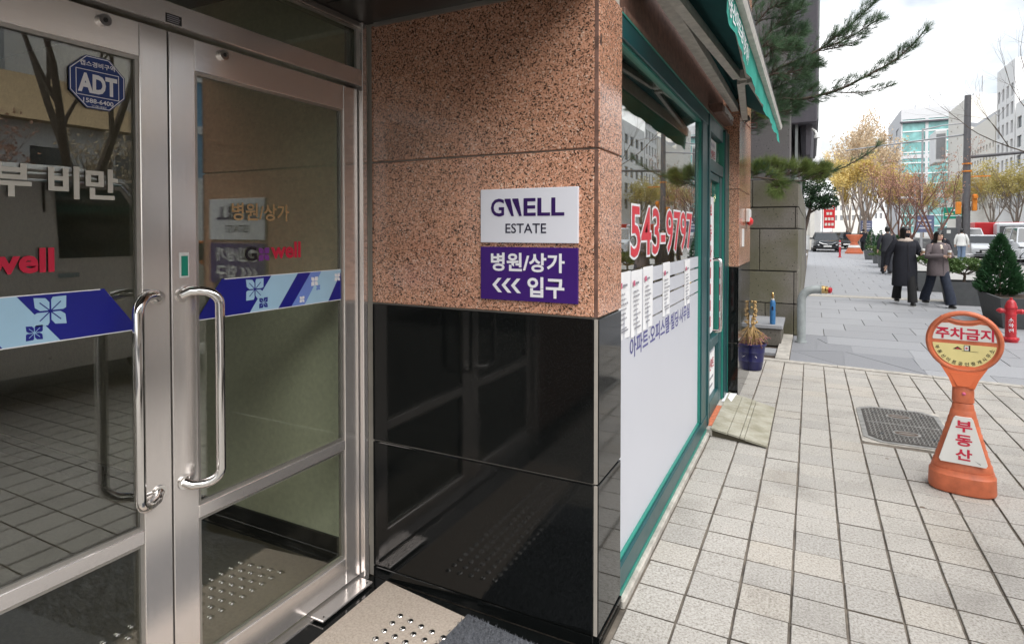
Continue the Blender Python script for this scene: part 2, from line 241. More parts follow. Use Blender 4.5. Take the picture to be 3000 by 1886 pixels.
# ---------------------------------------------------------------- builders
class MB:
    def __init__(s): s.v = []; s.f = []
    def add(s, vs, fs):
        k = len(s.v); s.v += [tuple(p) for p in vs]; s.f += [tuple(i + k for i in f) for f in fs]; return s
    def box(s, x0, x1, y0, y1, z0, z1, c=0.0):
        if c <= 0:
            return s.add([(x0,y0,z0),(x1,y0,z0),(x1,y1,z0),(x0,y1,z0),(x0,y0,z1),(x1,y0,z1),(x1,y1,z1),(x0,y1,z1)],
                         [(0,3,2,1),(4,5,6,7),(0,1,5,4),(1,2,6,5),(2,3,7,6),(3,0,4,7)])
        X, Y, Z = (x0, x1), (y0, y1), (z0, z1); vs = []; idx = {}
        for i in (0, 1):
            for j in (0, 1):
                for k in (0, 1):
                    sx, sy, sz = (1, -1)[i], (1, -1)[j], (1, -1)[k]
                    p = (X[i], Y[j], Z[k])
                    for a, q in enumerate(((p[0], p[1] + sy*c, p[2] + sz*c), (p[0] + sx*c, p[1], p[2] + sz*c), (p[0] + sx*c, p[1] + sy*c, p[2]))):
                        idx[(i, j, k, a)] = len(vs); vs.append(q)
        I = idx; fs = []
        for i in (0, 1): fs.append([I[(i,0,0,0)], I[(i,1,0,0)], I[(i,1,1,0)], I[(i,0,1,0)]][::(1 if i else -1)])
        for j in (0, 1): fs.append([I[(0,j,0,1)], I[(1,j,0,1)], I[(1,j,1,1)], I[(0,j,1,1)]][::(-1 if j else 1)])
        for k in (0, 1): fs.append([I[(0,0,k,2)], I[(1,0,k,2)], I[(1,1,k,2)], I[(0,1,k,2)]][::(1 if k else -1)])
        for j in (0, 1):
            for k in (0, 1): fs.append([I[(0,j,k,1)], I[(1,j,k,1)], I[(1,j,k,2)], I[(0,j,k,2)]])
        for i in (0, 1):
            for k in (0, 1): fs.append([I[(i,0,k,0)], I[(i,1,k,0)], I[(i,1,k,2)], I[(i,0,k,2)]])
        for i in (0, 1):
            for j in (0, 1): fs.append([I[(i,j,0,0)], I[(i,j,1,0)], I[(i,j,1,1)], I[(i,j,0,1)]])
        for i in (0, 1):
            for j in (0, 1):
                for k in (0, 1): fs.append([I[(i,j,k,0)], I[(i,j,k,1)], I[(i,j,k,2)]])
        return s.add(vs, fs)
    def quad(s, a, b, c, d): return s.add([a, b, c, d], [(0, 1, 2, 3)])
    def prism(s, pts, d):                       # polygon pts (3D, planar) pushed by vector d
        n = len(pts); P = [Vector(p) for p in pts]; D = Vector(d)
        return s.add(P + [p + D for p in P], [tuple(range(n))[::-1], tuple(range(n, 2*n))] + [(i, (i+1) % n, n + (i+1) % n, n + i) for i in range(n)])
    def tube(s, path, rad, n=8, caps=True):
        P = [Vector(p) for p in path]; r = rad if isinstance(rad, (list, tuple)) else [rad] * len(P)
        rings = []; up = None
        for i, p in enumerate(P):
            t = (P[min(i+1, len(P)-1)] - P[max(i-1, 0)])
            if t.length < 1e-9: t = Vector((0, 0, 1))
            t.normalize()
            if up is None: up = t.orthogonal().normalized()
            else:
                up = up - t * up.dot(t)
                if up.length < 1e-6: up = t.orthogonal()
                up.normalize()
            b = t.cross(up)
            rings.append([p + (up * math.cos(2*math.pi*k/n) + b * math.sin(2*math.pi*k/n)) * r[i] for k in range(n)])
        vs = [q for ring in rings for q in ring]; fs = []
        for i in range(len(P) - 1):
            for k in range(n): fs.append((i*n + k, i*n + (k+1) % n, (i+1)*n + (k+1) % n, (i+1)*n + k))
        if caps: fs += [tuple(range(n))[::-1], tuple((len(P)-1)*n + k for k in range(n))]
        return s.add(vs, fs)
    def rings(s, rs, caps=True):                # list of equal-length point lists
        n = len(rs[0]); vs = [p for r in rs for p in r]; fs = []
        for i in range(len(rs) - 1):
            for k in range(n): fs.append((i*n + k, i*n + (k+1) % n, (i+1)*n + (k+1) % n, (i+1)*n + k))
        if caps: fs += [tuple(range(n))[::-1], tuple((len(rs)-1)*n + k for k in range(n))]
        return s.add(vs, fs)
    def loft(s, prof, n=20, c=(0, 0), pw=2.0, caps=True):   # prof: (z, rx, ry[, dx, dy])
        rs = []
        for q in prof:
            z, rx, ry = q[:3]; dx, dy = (q[3], q[4]) if len(q) > 3 else (0, 0); ring = []
            for k in range(n):
                a = 2*math.pi*k/n; ca, sa = math.cos(a), math.sin(a)
                ring.append((c[0] + dx + rx * math.copysign(abs(ca)**(2/pw), ca), c[1] + dy + ry * math.copysign(abs(sa)**(2/pw), sa), z))
            rs.append(ring)
        return s.rings(rs, caps)
    def lathe(s, prof, n=20, c=(0, 0)): return s.loft([(z, r, r) for r, z in prof], n, c)
    def ball(s, c, rx, ry, rz, n=12, m=8):
        return s.loft([(c[2] - rz*math.cos(math.pi*i/m), max(1e-4, rx*math.sin(math.pi*i/m)), max(1e-4, ry*math.sin(math.pi*i/m))) for i in range(m+1)], n, (c[0], c[1]))
    def moved(s, fn): s.v = [tuple(fn(Vector(p))) for p in s.v]; return s
OFF = {}
def link(o, parent=None):
    COL.objects.link(o)
    if parent is not None: o.parent = parent; OFF[o.name] = OFF.get(parent.name, Vector((0, 0, 0)))
    return o
def tag(o, label=None, cat=None, group=None, kind=None):
    if label: o['label'] = label
    if cat: o['category'] = cat
    if group: o['group'] = group
    if kind: o['kind'] = kind
    return o
def thing(name, label, cat, loc=(0, 0, 0), rotz=0.0, group=None, world=True):
    o = bpy.data.objects.new(name, None); o.empty_display_size = 0.1; link(o); o.location = loc; o.rotation_euler = (0, 0, rotz)
    OFF[o.name] = Vector(loc) if world else Vector((0, 0, 0))
    return tag(o, label, cat, group)
def mesh(mb, name='m', off=None, smooth=False):
    me = bpy.data.meshes.new(name)
    vs = mb.v if off is None else [(p[0]-off[0], p[1]-off[1], p[2]-off[2]) for p in mb.v]
    me.from_pydata(vs, [], mb.f); me.validate()
    b = bmesh.new(); b.from_mesh(me); bmesh.ops.recalc_face_normals(b, faces=b.faces); b.to_mesh(me); b.free()
    if smooth:
        me.polygons.foreach_set('use_smooth', [True] * len(me.polygons))
    return me
def autosmooth(me, deg=40):
    me.polygons.foreach_set('use_smooth', [True] * len(me.polygons))
    b = bmesh.new(); b.from_mesh(me); a = R(deg)
    for e in b.edges:
        if len(e.link_faces) == 2 and e.calc_face_angle(0) > a: e.smooth = False
    b.to_mesh(me); b.free()
def part(name, mb, mat, parent=None, smooth=False, label=None, kind=None):
    off = OFF.get(parent.name) if parent is not None else None
    me = mesh(mb, name, off)
    if smooth: autosmooth(me, smooth if smooth is not True else 40)
    me.materials.append(MATS[mat]); o = bpy.data.objects.new(name, me); link(o, parent)
    if label: o['label'] = label
    if kind: o['kind'] = kind
    return o
def struct(name, mb, mat, **k):
    o = part(name, mb, mat, None, **k); o['kind'] = 'structure'; OFF[o.name] = Vector((0, 0, 0)); return o
def single(name, mb, mat, label, cat, group=None, smooth=False):
    # one-mesh thing, origin at the middle of its base
    xs = [p[0] for p in mb.v]; ys = [p[1] for p in mb.v]; zs = [p[2] for p in mb.v]
    loc = Vector(((min(xs)+max(xs))/2, (min(ys)+max(ys))/2, min(zs)))
    me = mesh(mb, name, loc)
    if smooth: autosmooth(me)
    me.materials.append(MATS[mat]); o = bpy.data.objects.new(name, me); link(o); o.location = loc; OFF[o.name] = loc
    return tag(o, label, cat, group)
def copies(name, me, mat, parent, locs, rots=None):
    r = []
    for i, l in enumerate(locs):
        o = bpy.data.objects.new(name, me); link(o, parent); o.location = Vector(l) - OFF.get(parent.name, Vector((0,0,0)))
        if rots: o.rotation_euler = rots[i]
        r.append(o)
    if mat and not me.materials: me.materials.append(MATS[mat])
    return r
def copy_tree(o, parent=None):
    c = o.copy(); COL.objects.link(c); c.parent = parent
    for ch in list(o.children): copy_tree(ch, c)
    return c
_txt = {}; TSC = bpy.data.scenes.new('lettering_scratch')
def text_geo(s, bold=0.0, res=3):
    k = (s, bold, res)
    if k in _txt: return _txt[k]
    c = bpy.data.curves.new('lettering', 'FONT'); c.body = s; c.offset = bold; c.resolution_u = res
    o = bpy.data.objects.new('lettering', c); TSC.collection.objects.link(o)
    with bpy.context.temp_override(scene=TSC, view_layer=TSC.view_layers[0]): dg = bpy.context.evaluated_depsgraph_get()
    dg.update(); me = bpy.data.meshes.new_from_object(o.evaluated_get(dg))
    vs = [tuple(v.co)[:2] for v in me.vertices]; fs = [tuple(p.vertices) for p in me.polygons]
    bpy.data.objects.remove(o); bpy.data.curves.remove(c); bpy.data.meshes.remove(me)
    _txt[k] = (vs, fs); return _txt[k]
def bounds(vs): return min(p[0] for p in vs), max(p[0] for p in vs), min(p[1] for p in vs), max(p[1] for p in vs)
def lettering(s, parent, mat, o, u, v, wd, ht, bold=0.0, outline=None, name='lettering', fn=None, slant=0.0):
    """text filling the box wd x ht whose lower left corner is o, along u and v"""
    vs, fs = text_geo(s, bold); x0, x1, y0, y1 = bounds(vs); sx, sy = wd / (x1 - x0), ht / (y1 - y0)
    o, u, v = Vector(o), Vector(u), Vector(v); nrm = u.cross(v).normalized()
    def put(vv, lift):
        pts = []
        for p in vv:
            a, b = (p[0]-x0)*sx, (p[1]-y0)*sy
            pts.append(fn(a, b, lift) if fn else o + u*(a + slant*b) + v*b + nrm*lift)
        return pts
    if outline:
        v2, f2 = text_geo(s, bold + outline[1]); part('outline', MB().add(put(v2, 0.0), f2), outline[0], parent)
    return part(name, MB().add(put(vs, 0.0015 if outline else 0.0), fs), mat, parent)
def poly(pts, o, u, v):
    o, u, v = Vector(o), Vector(u), Vector(v); return [o + u*a + v*b for a, b in pts]
EX, EY, EZ = Vector((1,0,0)), Vector((0,1,0)), Vector((0,0,1))

# ================================================================ ground
def grid_tile(wd, dp, h, c):
    a, b = wd/2, dp/2
    top = [(-a+c,-b+c,0),(a-c,-b+c,0),(a-c,b-c,0),(-a+c,b-c,0)]; mid = [(-a,-b,-c),(a,-b,-c),(a,b,-c),(-a,b,-c)]; low = [(x,y,-h) for x,y,_ in mid]
    fs = [(0,1,2,3)]
    for k in range(4): fs += [(k+4,(k+1)%4+4,(k+1)%4,k), (k+8,(k+1)%4+8,(k+1)%4+4,k+4)]
    return top + mid + low, fs
g = struct('ground', MB().quad((-600,-300,-0.16),(600,-300,-0.16),(600,900,-0.16),(-600,900,-0.16)), 'asphalt')
pav = struct('pavement', MB().quad((-1.78,-4,-0.009),(3.3,-4,-0.009),(3.3,7.64,-0.009),(-1.78,7.90,-0.009)), 'grout')
TX0, TY0, TS = -0.475, 2.60, 0.2062
def inview(x, y, zz=0.0):
    d = Vector((x, y, zz - 1.58)); yw = R(26.9); f = d.x*-math.sin(yw) + d.y*math.cos(yw); r = d.x*math.cos(yw) + d.y*math.sin(yw)
    if f < 0.3: return False
    px = 1500 + 1726.4*r/f; py = 708.3 - 1726.4*((zz-1.58) + f*math.tan(R(1.1046)))/f
    return -30 < px < 3030 and py < 1930
vs, fs = grid_tile(TS-0.0108, TS-0.0100, 0.009, 0.0028); tme = MB().add(vs, fs); tmesh = mesh(tme, 'tile'); tmesh.materials.append(MATS['beige_paving_tile']); tmesh.materials.append(MATS['grout'])
for p_ in tmesh.polygons:
    if abs(p_.normal.z) < 0.1: p_.material_index = 1
rest = MB(); near = []
def edgeY(x): return 7.80 - 0.095*(x + 0.5)
rnd = random.Random(3)
for i in range(-7, 18):
    for j in range(-32, 26):
        x = TX0 + (i + 0.5)*TS; y = TY0 + (j + 0.5)*TS*0.995
        if x > 3.25 or x < -1.75: continue
        if y + TS/2 > edgeY(x) - 0.03: continue
        if x < -0.70 and y > 1.86: continue                     # under the building
        vis = inview(x, y) and y > 1.9 and not (x < -0.7)
        if 0.38 < x < 0.98 and 5.14 < y < 6.16: continue         # access cover
        if vis and len(near) < 299: near.append((x, y))
        else: rest.add([(p[0]+x, p[1]+y, p[2]+rnd.uniform(-0.001, 0.0008)) for p in vs], fs)
copies('tile', tmesh, None, pav, [(x + rnd.uniform(-.0016,.0016), y + rnd.uniform(-.0016,.0016), rnd.uniform(-0.0022, 0.0010)) for x, y in near], [(rnd.uniform(-.007,.007), rnd.uniform(-.007,.007), rnd.uniform(-.009,.009)) for _ in near])
# cut tiles along the slanting border
cut = MB()
for i in range(-1, 18):
    x = TX0 + (i + 0.5)*TS
    j = 0
    while TY0 + (j + 0.5)*TS*0.995 + TS/2 <= edgeY(x) - 0.03: j += 1
    y0 = TY0 + j*TS*0.995 + 0.0045; xa, xb = x - TS/2 + 0.0045, x + TS/2 - 0.0045
    if edgeY(x) - y0 > 0.02: cut.prism([(xa, y0, -0.009), (xb, y0, -0.009), (xb, edgeY(xb)-0.012, -0.009), (xa, edgeY(xa)-0.012, -0.009)], (0, 0, 0.009))
tf = part('tile_field', rest, 'beige_paving_tile', pav, kind='stuff'); tf.data.materials.append(MATS['grout'])
for p_ in tf.data.polygons:
    if abs(p_.normal.z) < 0.1: p_.material_index = 1
part('cut_tiles', cut, 'beige_paving_tile', pav, kind='stuff')
# narrow kerb strip between the two pavings
ks = struct('kerb_strip', MB().quad((-0.62,edgeY(-0.62)+0.002,-0.02),(3.3,edgeY(3.3)+0.002,-0.02),(3.3,edgeY(3.3)+0.12,-0.02),(-0.62,edgeY(-0.62)+0.12,-0.02)), 'grout')
x = -0.62
while x < 3.2:
    L = min(0.62 + 0.3*rnd.random(), 3.3 - x)
    part('kerb_stone', MB().prism([(x+0.003,edgeY(x)+0.004,-0.05),(x+L-0.003,edgeY(x+L)+0.004,-0.05),(x+L-0.003,edgeY(x+L)+0.115,-0.05),(x+0.003,edgeY(x)+0.115,-0.05)], (0,0,0.056)), 'kerb_concrete', ks); x += L
# grey slab paving of the neighbour's forecourt
sp = struct('forecourt', MB().quad((-0.25,7.7,-0.0125),(3.32,7.5,-0.0125),(3.32,60,-0.0125),(-0.9,60,-0.0125)), 'grout')
def slab(pts, dark=False): part('slab', MB().prism([(a, b, -0.06) for a, b in pts], (0, 0, 0.06 + rnd.uniform(-0.0015, 0.0015))), 'slab_dark' if dark else 'slab_grey', sp)
def shrink(pts, d=0.006):
    c = sum((Vector(p) for p in pts), Vector((0, 0))) / len(pts)
    return [tuple(Vector(p) + (c - Vector(p)).normalized()*d) for p in pts]
e2 = lambda x: edgeY(x) + 0.13
for pts in ([(-0.22,8.55),(0.36,e2(0.36)),(-0.22,e2(-0.22))], [(-0.22,8.55),(0.39,8.80),(0.36,e2(0.36))], [(0.39,8.80),(1.15,e2(1.15)),(0.36,e2(0.36))],
            [(0.41,8.79),(1.12,8.72),(1.16,e2(1.16)+.02)], [(0.09,9.69),(0.215,9.31),(0.21,9.69)], [(0.08,9.68),(0.39,8.80),(0.08,8.70)], [(0.08,9.68),(0.08,8.70),(-0.22,8.55),(-0.22,9.70)]): slab(shrink(pts), True)
def col_slabs():
    far = MB(); y = e2(1.5); row = 0; rows = [8.05, 8.72, 9.30, 9.98, 10.67, 11.37, 12.08, 12.78, 13.4, 14.0, 14.7, 15.35, 15.9]
    yy = rows[-1] + 0.55
    while yy < 58: rows.append(yy); yy += 0.66
    prev = None
    for r_ in range(len(rows)-1):
        y0, y1 = rows[r_], rows[r_+1]; x = -0.20 if y0 < 9.7 else -0.16; x += 0; off = (r_ % 3)*0.31
        xs = [x if y0 > 9.75 else 0.42 + max(0, (8.8-y0))*0.95]; k = xs[0] + 0.35 + off
        while k < 3.25: xs.append(k); k += 0.93
        xs.append(3.29)
        if y0 < 9.7 and y0 > 8.75: xs[0] = max(0.10, 0.39 - (y0-8.8)*0.34)
        for a, b in zip(xs, xs[1:]):
            if b - a < 0.05: continue
            q0 = max(y0, e2((a+b)/2)+0.0) if r_ == 0 else y0
            pts = [(a+.005,q0+.005),(b-.005,q0+.005),(b-.005,y1-.005),(a+.005,y1-.005)]
            if y0 < 15.9: slab(pts)
            elif not (15.9 <= y0 < 16.4): far.prism([(p, q, -0.06) for p, q in pts], (0, 0, 0.06))
    part('slab_field', far, 'slab_grey', sp, kind='stuff')
    part('cross_band', MB().box(-0.17, 3.29, 15.915, 16.44, -0.05, 0.004), 'kerb_concrete', sp)
col_slabs()
part('slab_bed', MB().quad((-0.22,e2(-0.22),-0.0035),(1.25,e2(1.25),-0.0035),(1.25,9.99,-0.0035),(-0.22,9.99,-0.0035)), 'slab_dark', sp)
part('paint_smear', MB().prism([(-0.58,2.182,0.0005),(-0.50,2.205,0.0005),(-0.44,2.245,0.0005),(-0.445,2.253,0.0005),(-0.51,2.217,0.0005),(-0.585,2.192,0.0005)], (0,0,0.0012)), 'band_pale', pav)
# low triangular filler along the slanted edge
for a in (1.15, 1.75, 2.35, 2.95):
    b = min(a + 0.6, 3.29); slab([(a+.004, e2(a)+.002), (b-.004, e2(b)+.002), (b-.004, 8.045), (a+.004, 8.045)])
# public sidewalk, kerb, road
def m_blocks():
    m, t, b = newmat('block_paving'); c = coords(t)
    br = N(t, 'ShaderNodeTexBrick', Scale=3.2); br.inputs['Color1'].default_value = (0.40,0.39,0.37,1); br.inputs['Color2'].default_value = (0.47,0.455,0.43,1); br.inputs['Mortar'].default_value = (0.24,0.23,0.22,1); br.inputs['Mortar Size'].default_value = 0.02
    t.links.new(c, br.inputs['Vector']); t.links.new(br.outputs['Color'], b.inputs['Base Color']); b.inputs['Roughness'].default_value = 0.85
m_blocks()
struct('sidewalk', MB().box(3.3, 8.25, -20, 60, -0.15, -0.004), 'block_paving')
struct('sidewalk', MB().box(-60, 3.3, 60, 75, -0.15, -0.006), 'block_paving')
kb = struct('kerb', MB().box(8.25, 8.40, -20, 60, -0.2, 0.01, 0.012), 'kerb_concrete')
rd = struct('road', MB().quad((8.4,-60,-0.145),(20.5,-60,-0.145),(20.5,400,-0.145),(8.4,400,-0.145)), 'asphalt')
for xx in (11.4, 14.45, 17.4):
    mk = MB()
    for k in range(0, 24): mk.quad((xx-.06,-20+k*8,-0.139),(xx+.06,-20+k*8,-0.139),(xx+.06,-17+k*8,-0.139),(xx-.06,-17+k*8,-0.139))
    part('lane_marking', mk, 'road_paint', rd, kind='stuff')
cw = MB()
for k in range(12): cw.quad((8.9+k*0.95,56.5,-0.138),(9.35+k*0.95,56.5,-0.138),(9.35+k*0.95,60,-0.138),(8.9+k*0.95,60,-0.138))
part('crossing_marking', cw, 'road_paint', rd, kind='stuff')
struct('sidewalk', MB().box(20.5, 25, -60, 400, -0.2, 0.0), 'block_paving')

# ================================================================ entrance
FY = 2.087
GT = [0.0, 0.628, 1.252, 1.884, 2.496]
pier = thing('granite_pier', 'polished pink granite pier with black stone foot beside the steel entrance doors', 'pier', (-1.2, 2.25, 0))
part('core', MB().box(-1.80, -0.712, FY+0.012, 2.384, 0.0, 2.60), 'light_joint', pier)
XF0, XF1 = -1.768, -0.7185
for k in range(4):
    z0, z1 = GT[k] + (0.004 if k else 0.006), GT[k+1] - 0.0035
    if k == 0:
        part('black_panel', MB().box(XF0, XF1, FY, FY+0.02, 0.004, 0.052, 0.002), 'black_granite', pier); z0 = 0.057
    part('black_panel' if k < 2 else 'granite_panel', MB().box(XF0, XF1, FY, FY+0.02, z0, z1, 0.0025), 'black_granite' if k < 2 else 'pink_granite', pier)
    part('black_panel' if k < 2 else 'granite_panel', MB().box(-0.722, -0.700, FY+0.0085, 2.3835, z0, z1, 0.0025), 'black_granite' if k < 2 else 'pink_granite', pier)
    part('corner_trim', MB().box(-0.7165, -0.7035, FY+0.002, FY+0.0065, z0, z1), 'light_joint' if k < 2 else 'brown_fascia', pier)
part('black_panel', MB().box(-0.722, -0.694, FY+0.0085, 2.3835, 0.004, 0.052, 0.002), 'black_granite', pier)
part('scuff_mark', MB().box(-0.7005, -0.6985, FY+0.014, FY+0.026, 2.265, 2.305), 'plastic_black', pier)
# upper part of the building above the recess and shop
up = thing('granite_building', 'brown granite building over the entrance recess and the shop window', 'building', (-3, 2, 2.55))
part('upper_wall', MB().box(-9, -0.73, -9, 5.84, 3.3, 16), 'brown_fascia', up)
part('fascia_band', MB().box(-1.9, -0.735, -9, 2.444, 2.625, 3.3), 'brown_fascia', up)
part('side_wall', MB().box(-9, -1.9, -9, 0.24, 0, 3.3), 'brown_fascia', up)
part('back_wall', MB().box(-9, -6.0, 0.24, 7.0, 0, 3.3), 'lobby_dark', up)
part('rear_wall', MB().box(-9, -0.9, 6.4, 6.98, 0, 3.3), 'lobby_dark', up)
# soffit
sf = struct('soffit', MB().box(-1.88, -0.71, -9, FY-0.004, 2.502, 2.60), 'soffit_dark')
part('soffit_trim', MB().box(-1.74, -0.705, FY-0.016, FY-0.0045, 2.484, 2.5015), 'trim_silver', sf)
part('soffit_joint', MB().box(-1.76, -0.71, 1.805, 1.812, 2.4995, 2.5018), 'plastic_black', sf)
part('soffit_joint', MB().box(-1.76, -0.71, 1.20, 1.207, 2.4995, 2.5018), 'plastic_black', sf)
part('soffit_edge', MB().box(-0.71, -0.70, -9, FY-0.004, 2.49, 2.62), 'trim_silver', sf)
# lobby behind the doors
lf = struct('lobby_floor', MB().box(-6.0, -1.84, 0.24, FY, -0.1, 0.0), 'lobby_floor')
lw_ = struct('lobby_wall', MB().box(-5.9, -1.8, FY+0.0, 2.44, 0.135, 2.9), 'lobby_wall')
part('skirting', MB().box(-5.9, -1.86, FY-0.012, FY+0.05, 0.0, 0.135), 'black_granite', lw_)
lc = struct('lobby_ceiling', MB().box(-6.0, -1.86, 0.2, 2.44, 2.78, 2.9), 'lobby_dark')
# steel frame
DX0, DX1 = -1.842, -1.800
fr = thing('door_frame', 'brushed steel entrance frame with a glazed transom over the doors', 'door frame', (-1.82, 1.17, 0))
part('jamb', MB().box(-1.88, -1.775, 2.037, 2.066, 0.0, 2.4995, 0.002), 'brushed_steel', fr)
part('jamb_lip', MB().box(-1.88, -1.788, 2.0665, 2.0865, 0.0, 2.4995, 0.003), 'dark_steel', fr)
part('jamb', MB().box(-1.88, -1.775, 0.25, 0.299, 0.0, 2.4995, 0.002), 'brushed_steel', fr)
hd = part('header', MB().box(-1.88, -1.778, 0.2995, 2.0365, 2.217, 2.288, 0.002), 'brushed_steel_rail', fr)
part('maker_plate', MB().box(-1.7775, -1.7765, 1.147, 1.198, 2.222, 2.250), 'plastic_black', hd)
for k in range(4): part('plate_print', MB().box(-1.7765, -1.7760, 1.151, 1.189 + 0.002*(k % 3), 2.2255 + k*0.006, 2.2285 + k*0.006), 'grey_ink', hd)
part('transom_frame', MB().box(-1.87, -1.785, 0.2995, 2.0365, 2.474, 2.4995, 0.002), 'dark_steel', fr)
part('transom_bead', MB().box(-1.81, -1.80, 2.024, 2.0365, 2.289, 2.4735), 'trim_silver', fr)
part('transom_bead', MB().box(-1.81, -1.80, 0.31, 2.0235, 2.466, 2.4735), 'trim_silver', fr)
part('transom_glass', MB().box(-1.828, -1.820, 0.30, 2.036, 2.2885, 2.4735), 'door_glass', fr)
part('threshold', MB().box(-1.88, -1.778, 0.2995, 2.0365, 0.0005, 0.012), 'brushed_steel_rail', fr)
sill = struct('threshold_floor', MB().box(-1.778, -1.69, 0.0, FY-0.001, -0.04, 0.004), 'black_granite')
struct('foot_strip', MB().box(-1.69, -0.69, 1.80, FY-0.001, -0.04, 0.0012), 'black_granite')
def handle(parent, ym, yb, n=12):
    pth = []; x1 = -1.725; zt, zb = 1.385, 0.755
    mt, mb_ = Vector((DX1-0.002, ym, zt-0.012)), Vector((DX1-0.002, ym, zb+0.012))
    d = Vector((x1-DX1, yb-ym, 0))
    def bend(z0, s):
        ps = []
        for k in range(0, 7):
            a = k/6*math.pi/2; ps.append((DX1 + d.x*(0.45 + 0.55*math.sin(a)), ym + d.y*(0.45 + 0.55*math.sin(a)), z0 - s*0.045*(1-math.cos(a))))
        return ps
    top = [tuple(mt), (DX1 + d.x*0.25, ym + d.y*0.2, zt)] + bend(zt, 1); bot = [tuple(mb_), (DX1 + d.x*0.25, ym + d.y*0.2, zb)] + bend(zb, -1)
    h_ = part('handle', MB().tube(top + bot[::-1], 0.0155, n), 'polished_steel', parent, smooth=50)
    for q in (mt, mb_): part('rosette', MB().tube([(DX1+0.0005, q.y, q.z), (DX1+0.006, q.y, q.z)], 0.021, 16), 'polished_steel', h_, smooth=50)
def flower(parent, mat, cy, cz, r, X=-1.8115, vein=None):
    for sy in (-1, 1):
        for sz in (-1, 1):
            g_ = 0.06*r; pts = [(g_, g_), (0.62*r, g_), (0.93*r, 0.30*r), (r, r), (0.30*r, 0.93*r), (g_, 0.62*r)]
            if (sy, sz) in ((1, 1), (-1, -1)): pts = [(g_, g_), (0.80*r, g_), (0.98*r, 0.16*r), (r, r), (0.16*r, 0.98*r), (g_, 0.80*r)]
            part('petal', MB().prism([(X, cy + sy*a, cz + sz*b) for a, b in pts], (0.0006, 0, 0)), mat, parent)
            if vein: part('petal_vein', MB().prism([(X+0.0008, cy+sy*a, cz+sz*b) for a, b in ((0.08*r,0.03*r),(0.68*r,0.62*r),(0.62*r,0.66*r),(0.03*r,0.08*r))], (0.0003,0,0)), vein, parent)
def leaf_door(label, y0, y1, hinge_right):
    d = thing('entrance_door', label, 'door', (-1.82, (y0+y1)/2, 0.03))
    SW = 0.086; ym = y0 if hinge_right else y1
    a0, a1 = y0 + SW, y1 - SW
    part('stile', MB().box(DX0, DX1, y0, a0, 0.032, 2.204, 0.002), 'brushed_steel', d); part('stile', MB().box(DX0, DX1, a1, y1, 0.032, 2.204, 0.002), 'brushed_steel', d)
    part('top_rail', MB().box(DX0, DX1-0.0005, a0+0.0005, a1-0.0005, 2.100, 2.2035, 0.002), 'brushed_steel_rail', d)
    part('mid_rail', MB().box(DX0, DX1-0.0005, a0+0.0005, a1-0.0005, 0.626, 0.668, 0.002), 'brushed_steel_rail', d)
    part('bottom_rail', MB().box(DX0, DX1-0.0005, a0+0.0005, a1-0.0005, 0.0325, 0.148, 0.002), 'brushed_steel_rail', d)
    for z0, z1 in ((0.148, 0.626), (0.668, 2.100)):
        part('glass_pane', MB().box(-1.8235, -1.8165, a0, a1, z0, z1), 'door_glass', d)
        bd = MB()
        bd.box(-1.816, -1.806, a0, a0+0.011, z0, z1); bd.box(-1.816, -1.806, a1-0.011, a1, z0, z1)
        bd.box(-1.816, -1.807, a0+0.011, a1-0.011, z0, z0+0.012); bd.box(-1.816, -1.807, a0+0.011, a1-0.011, z1-0.010, z1)
        part('glazing_bead', bd, 'trim_silver', d)
    return d, a0, a1
dl, la0, la1 = leaf_door('steel framed glass entrance door with blue octagon security sticker', 0.306, 1.1655, False)
dr, ra0, ra1 = leaf_door('steel framed glass entrance door hinged next to the granite pier', 1.1715, 2.031, True)
handle(dl, 1.125, 1.022); handle(dr, 1.205, 1.285)
for d_, yy, zz in ((dl, 0.979, 2.176), (dr, 1.360, 2.178)):
    k_ = part('lock_cylinder', MB().tube([(DX1-0.001, yy, zz), (DX1+0.012, yy, zz)], 0.017, 20), 'polished_steel', d_, smooth=50)
    part('keyhole', MB().tube([(DX1+0.0121, yy, zz), (DX1+0.0128, yy, zz)], 0.007, 12), 'plastic_black', k_)
part('lock_plate', MB().box(DX1, DX1+0.002, 1.197, 1.229, 1.428, 1.509), 'plastic_white', dr)
part('lock_indicator', MB().box(DX1+0.002, DX1+0.003, 1.2025, 1.2245, 1.434, 1.498), 'green_plate', dr)
# stickers and printing on the doors
XS = -1.8125
st = part('security_sticker', MB().prism([(XS, 0.969 + 0.080*math.cos(R(22.5+45*k))*1.0, 1.997 + 0.080*math.sin(R(22.5+45*k))) for k in range(8)], (0.0008, 0, 0)), 'sticker_blue', dl)
def ring_poly(pts_out, pts_in, X): 
    n = len(pts_out); return MB().add([(X, a, b) for a, b in pts_out] + [(X, a, b) for a, b in pts_in], [(i, (i+1) % n, n + (i+1) % n, n + i) for i in range(n)])
oc = lambda r: [(0.969 + r*math.cos(R(22.5+45*k)), 1.997 + r*math.sin(R(22.5+45*k))) for k in range(8)]
part('sticker_border', ring_poly(oc(0.0775), oc(0.0750), XS+0.0012), 'white_ink', st)
rc = lambda a, b, c, d: [(a, c), (b, c), (b, d), (a, d)]
part('logo_frame', ring_poly(rc(0.912, 1.026, 1.957, 2.030), rc(0.914, 1.024, 1.959, 2.028), XS+0.0012), 'white_ink', st)
lettering('ADT', st, 'white_ink', (XS+0.0013, 0.917, 1.966), EY, EZ, 0.104, 0.054, 0.045)
lettering('캡스경비구역', st, 'white_ink', (XS+0.0012, 0.923, 2.040), EY, EZ, 0.092, 0.015, 0.02)
lettering('1588-6400', st, 'white_ink', (XS+0.0012, 0.930, 1.938), EY, EZ, 0.080, 0.013, 0.02)
lettering('고객센터', st, 'white_ink', (XS+0.0012, 0.950, 1.926), EY, EZ, 0.040, 0.008, 0.015)
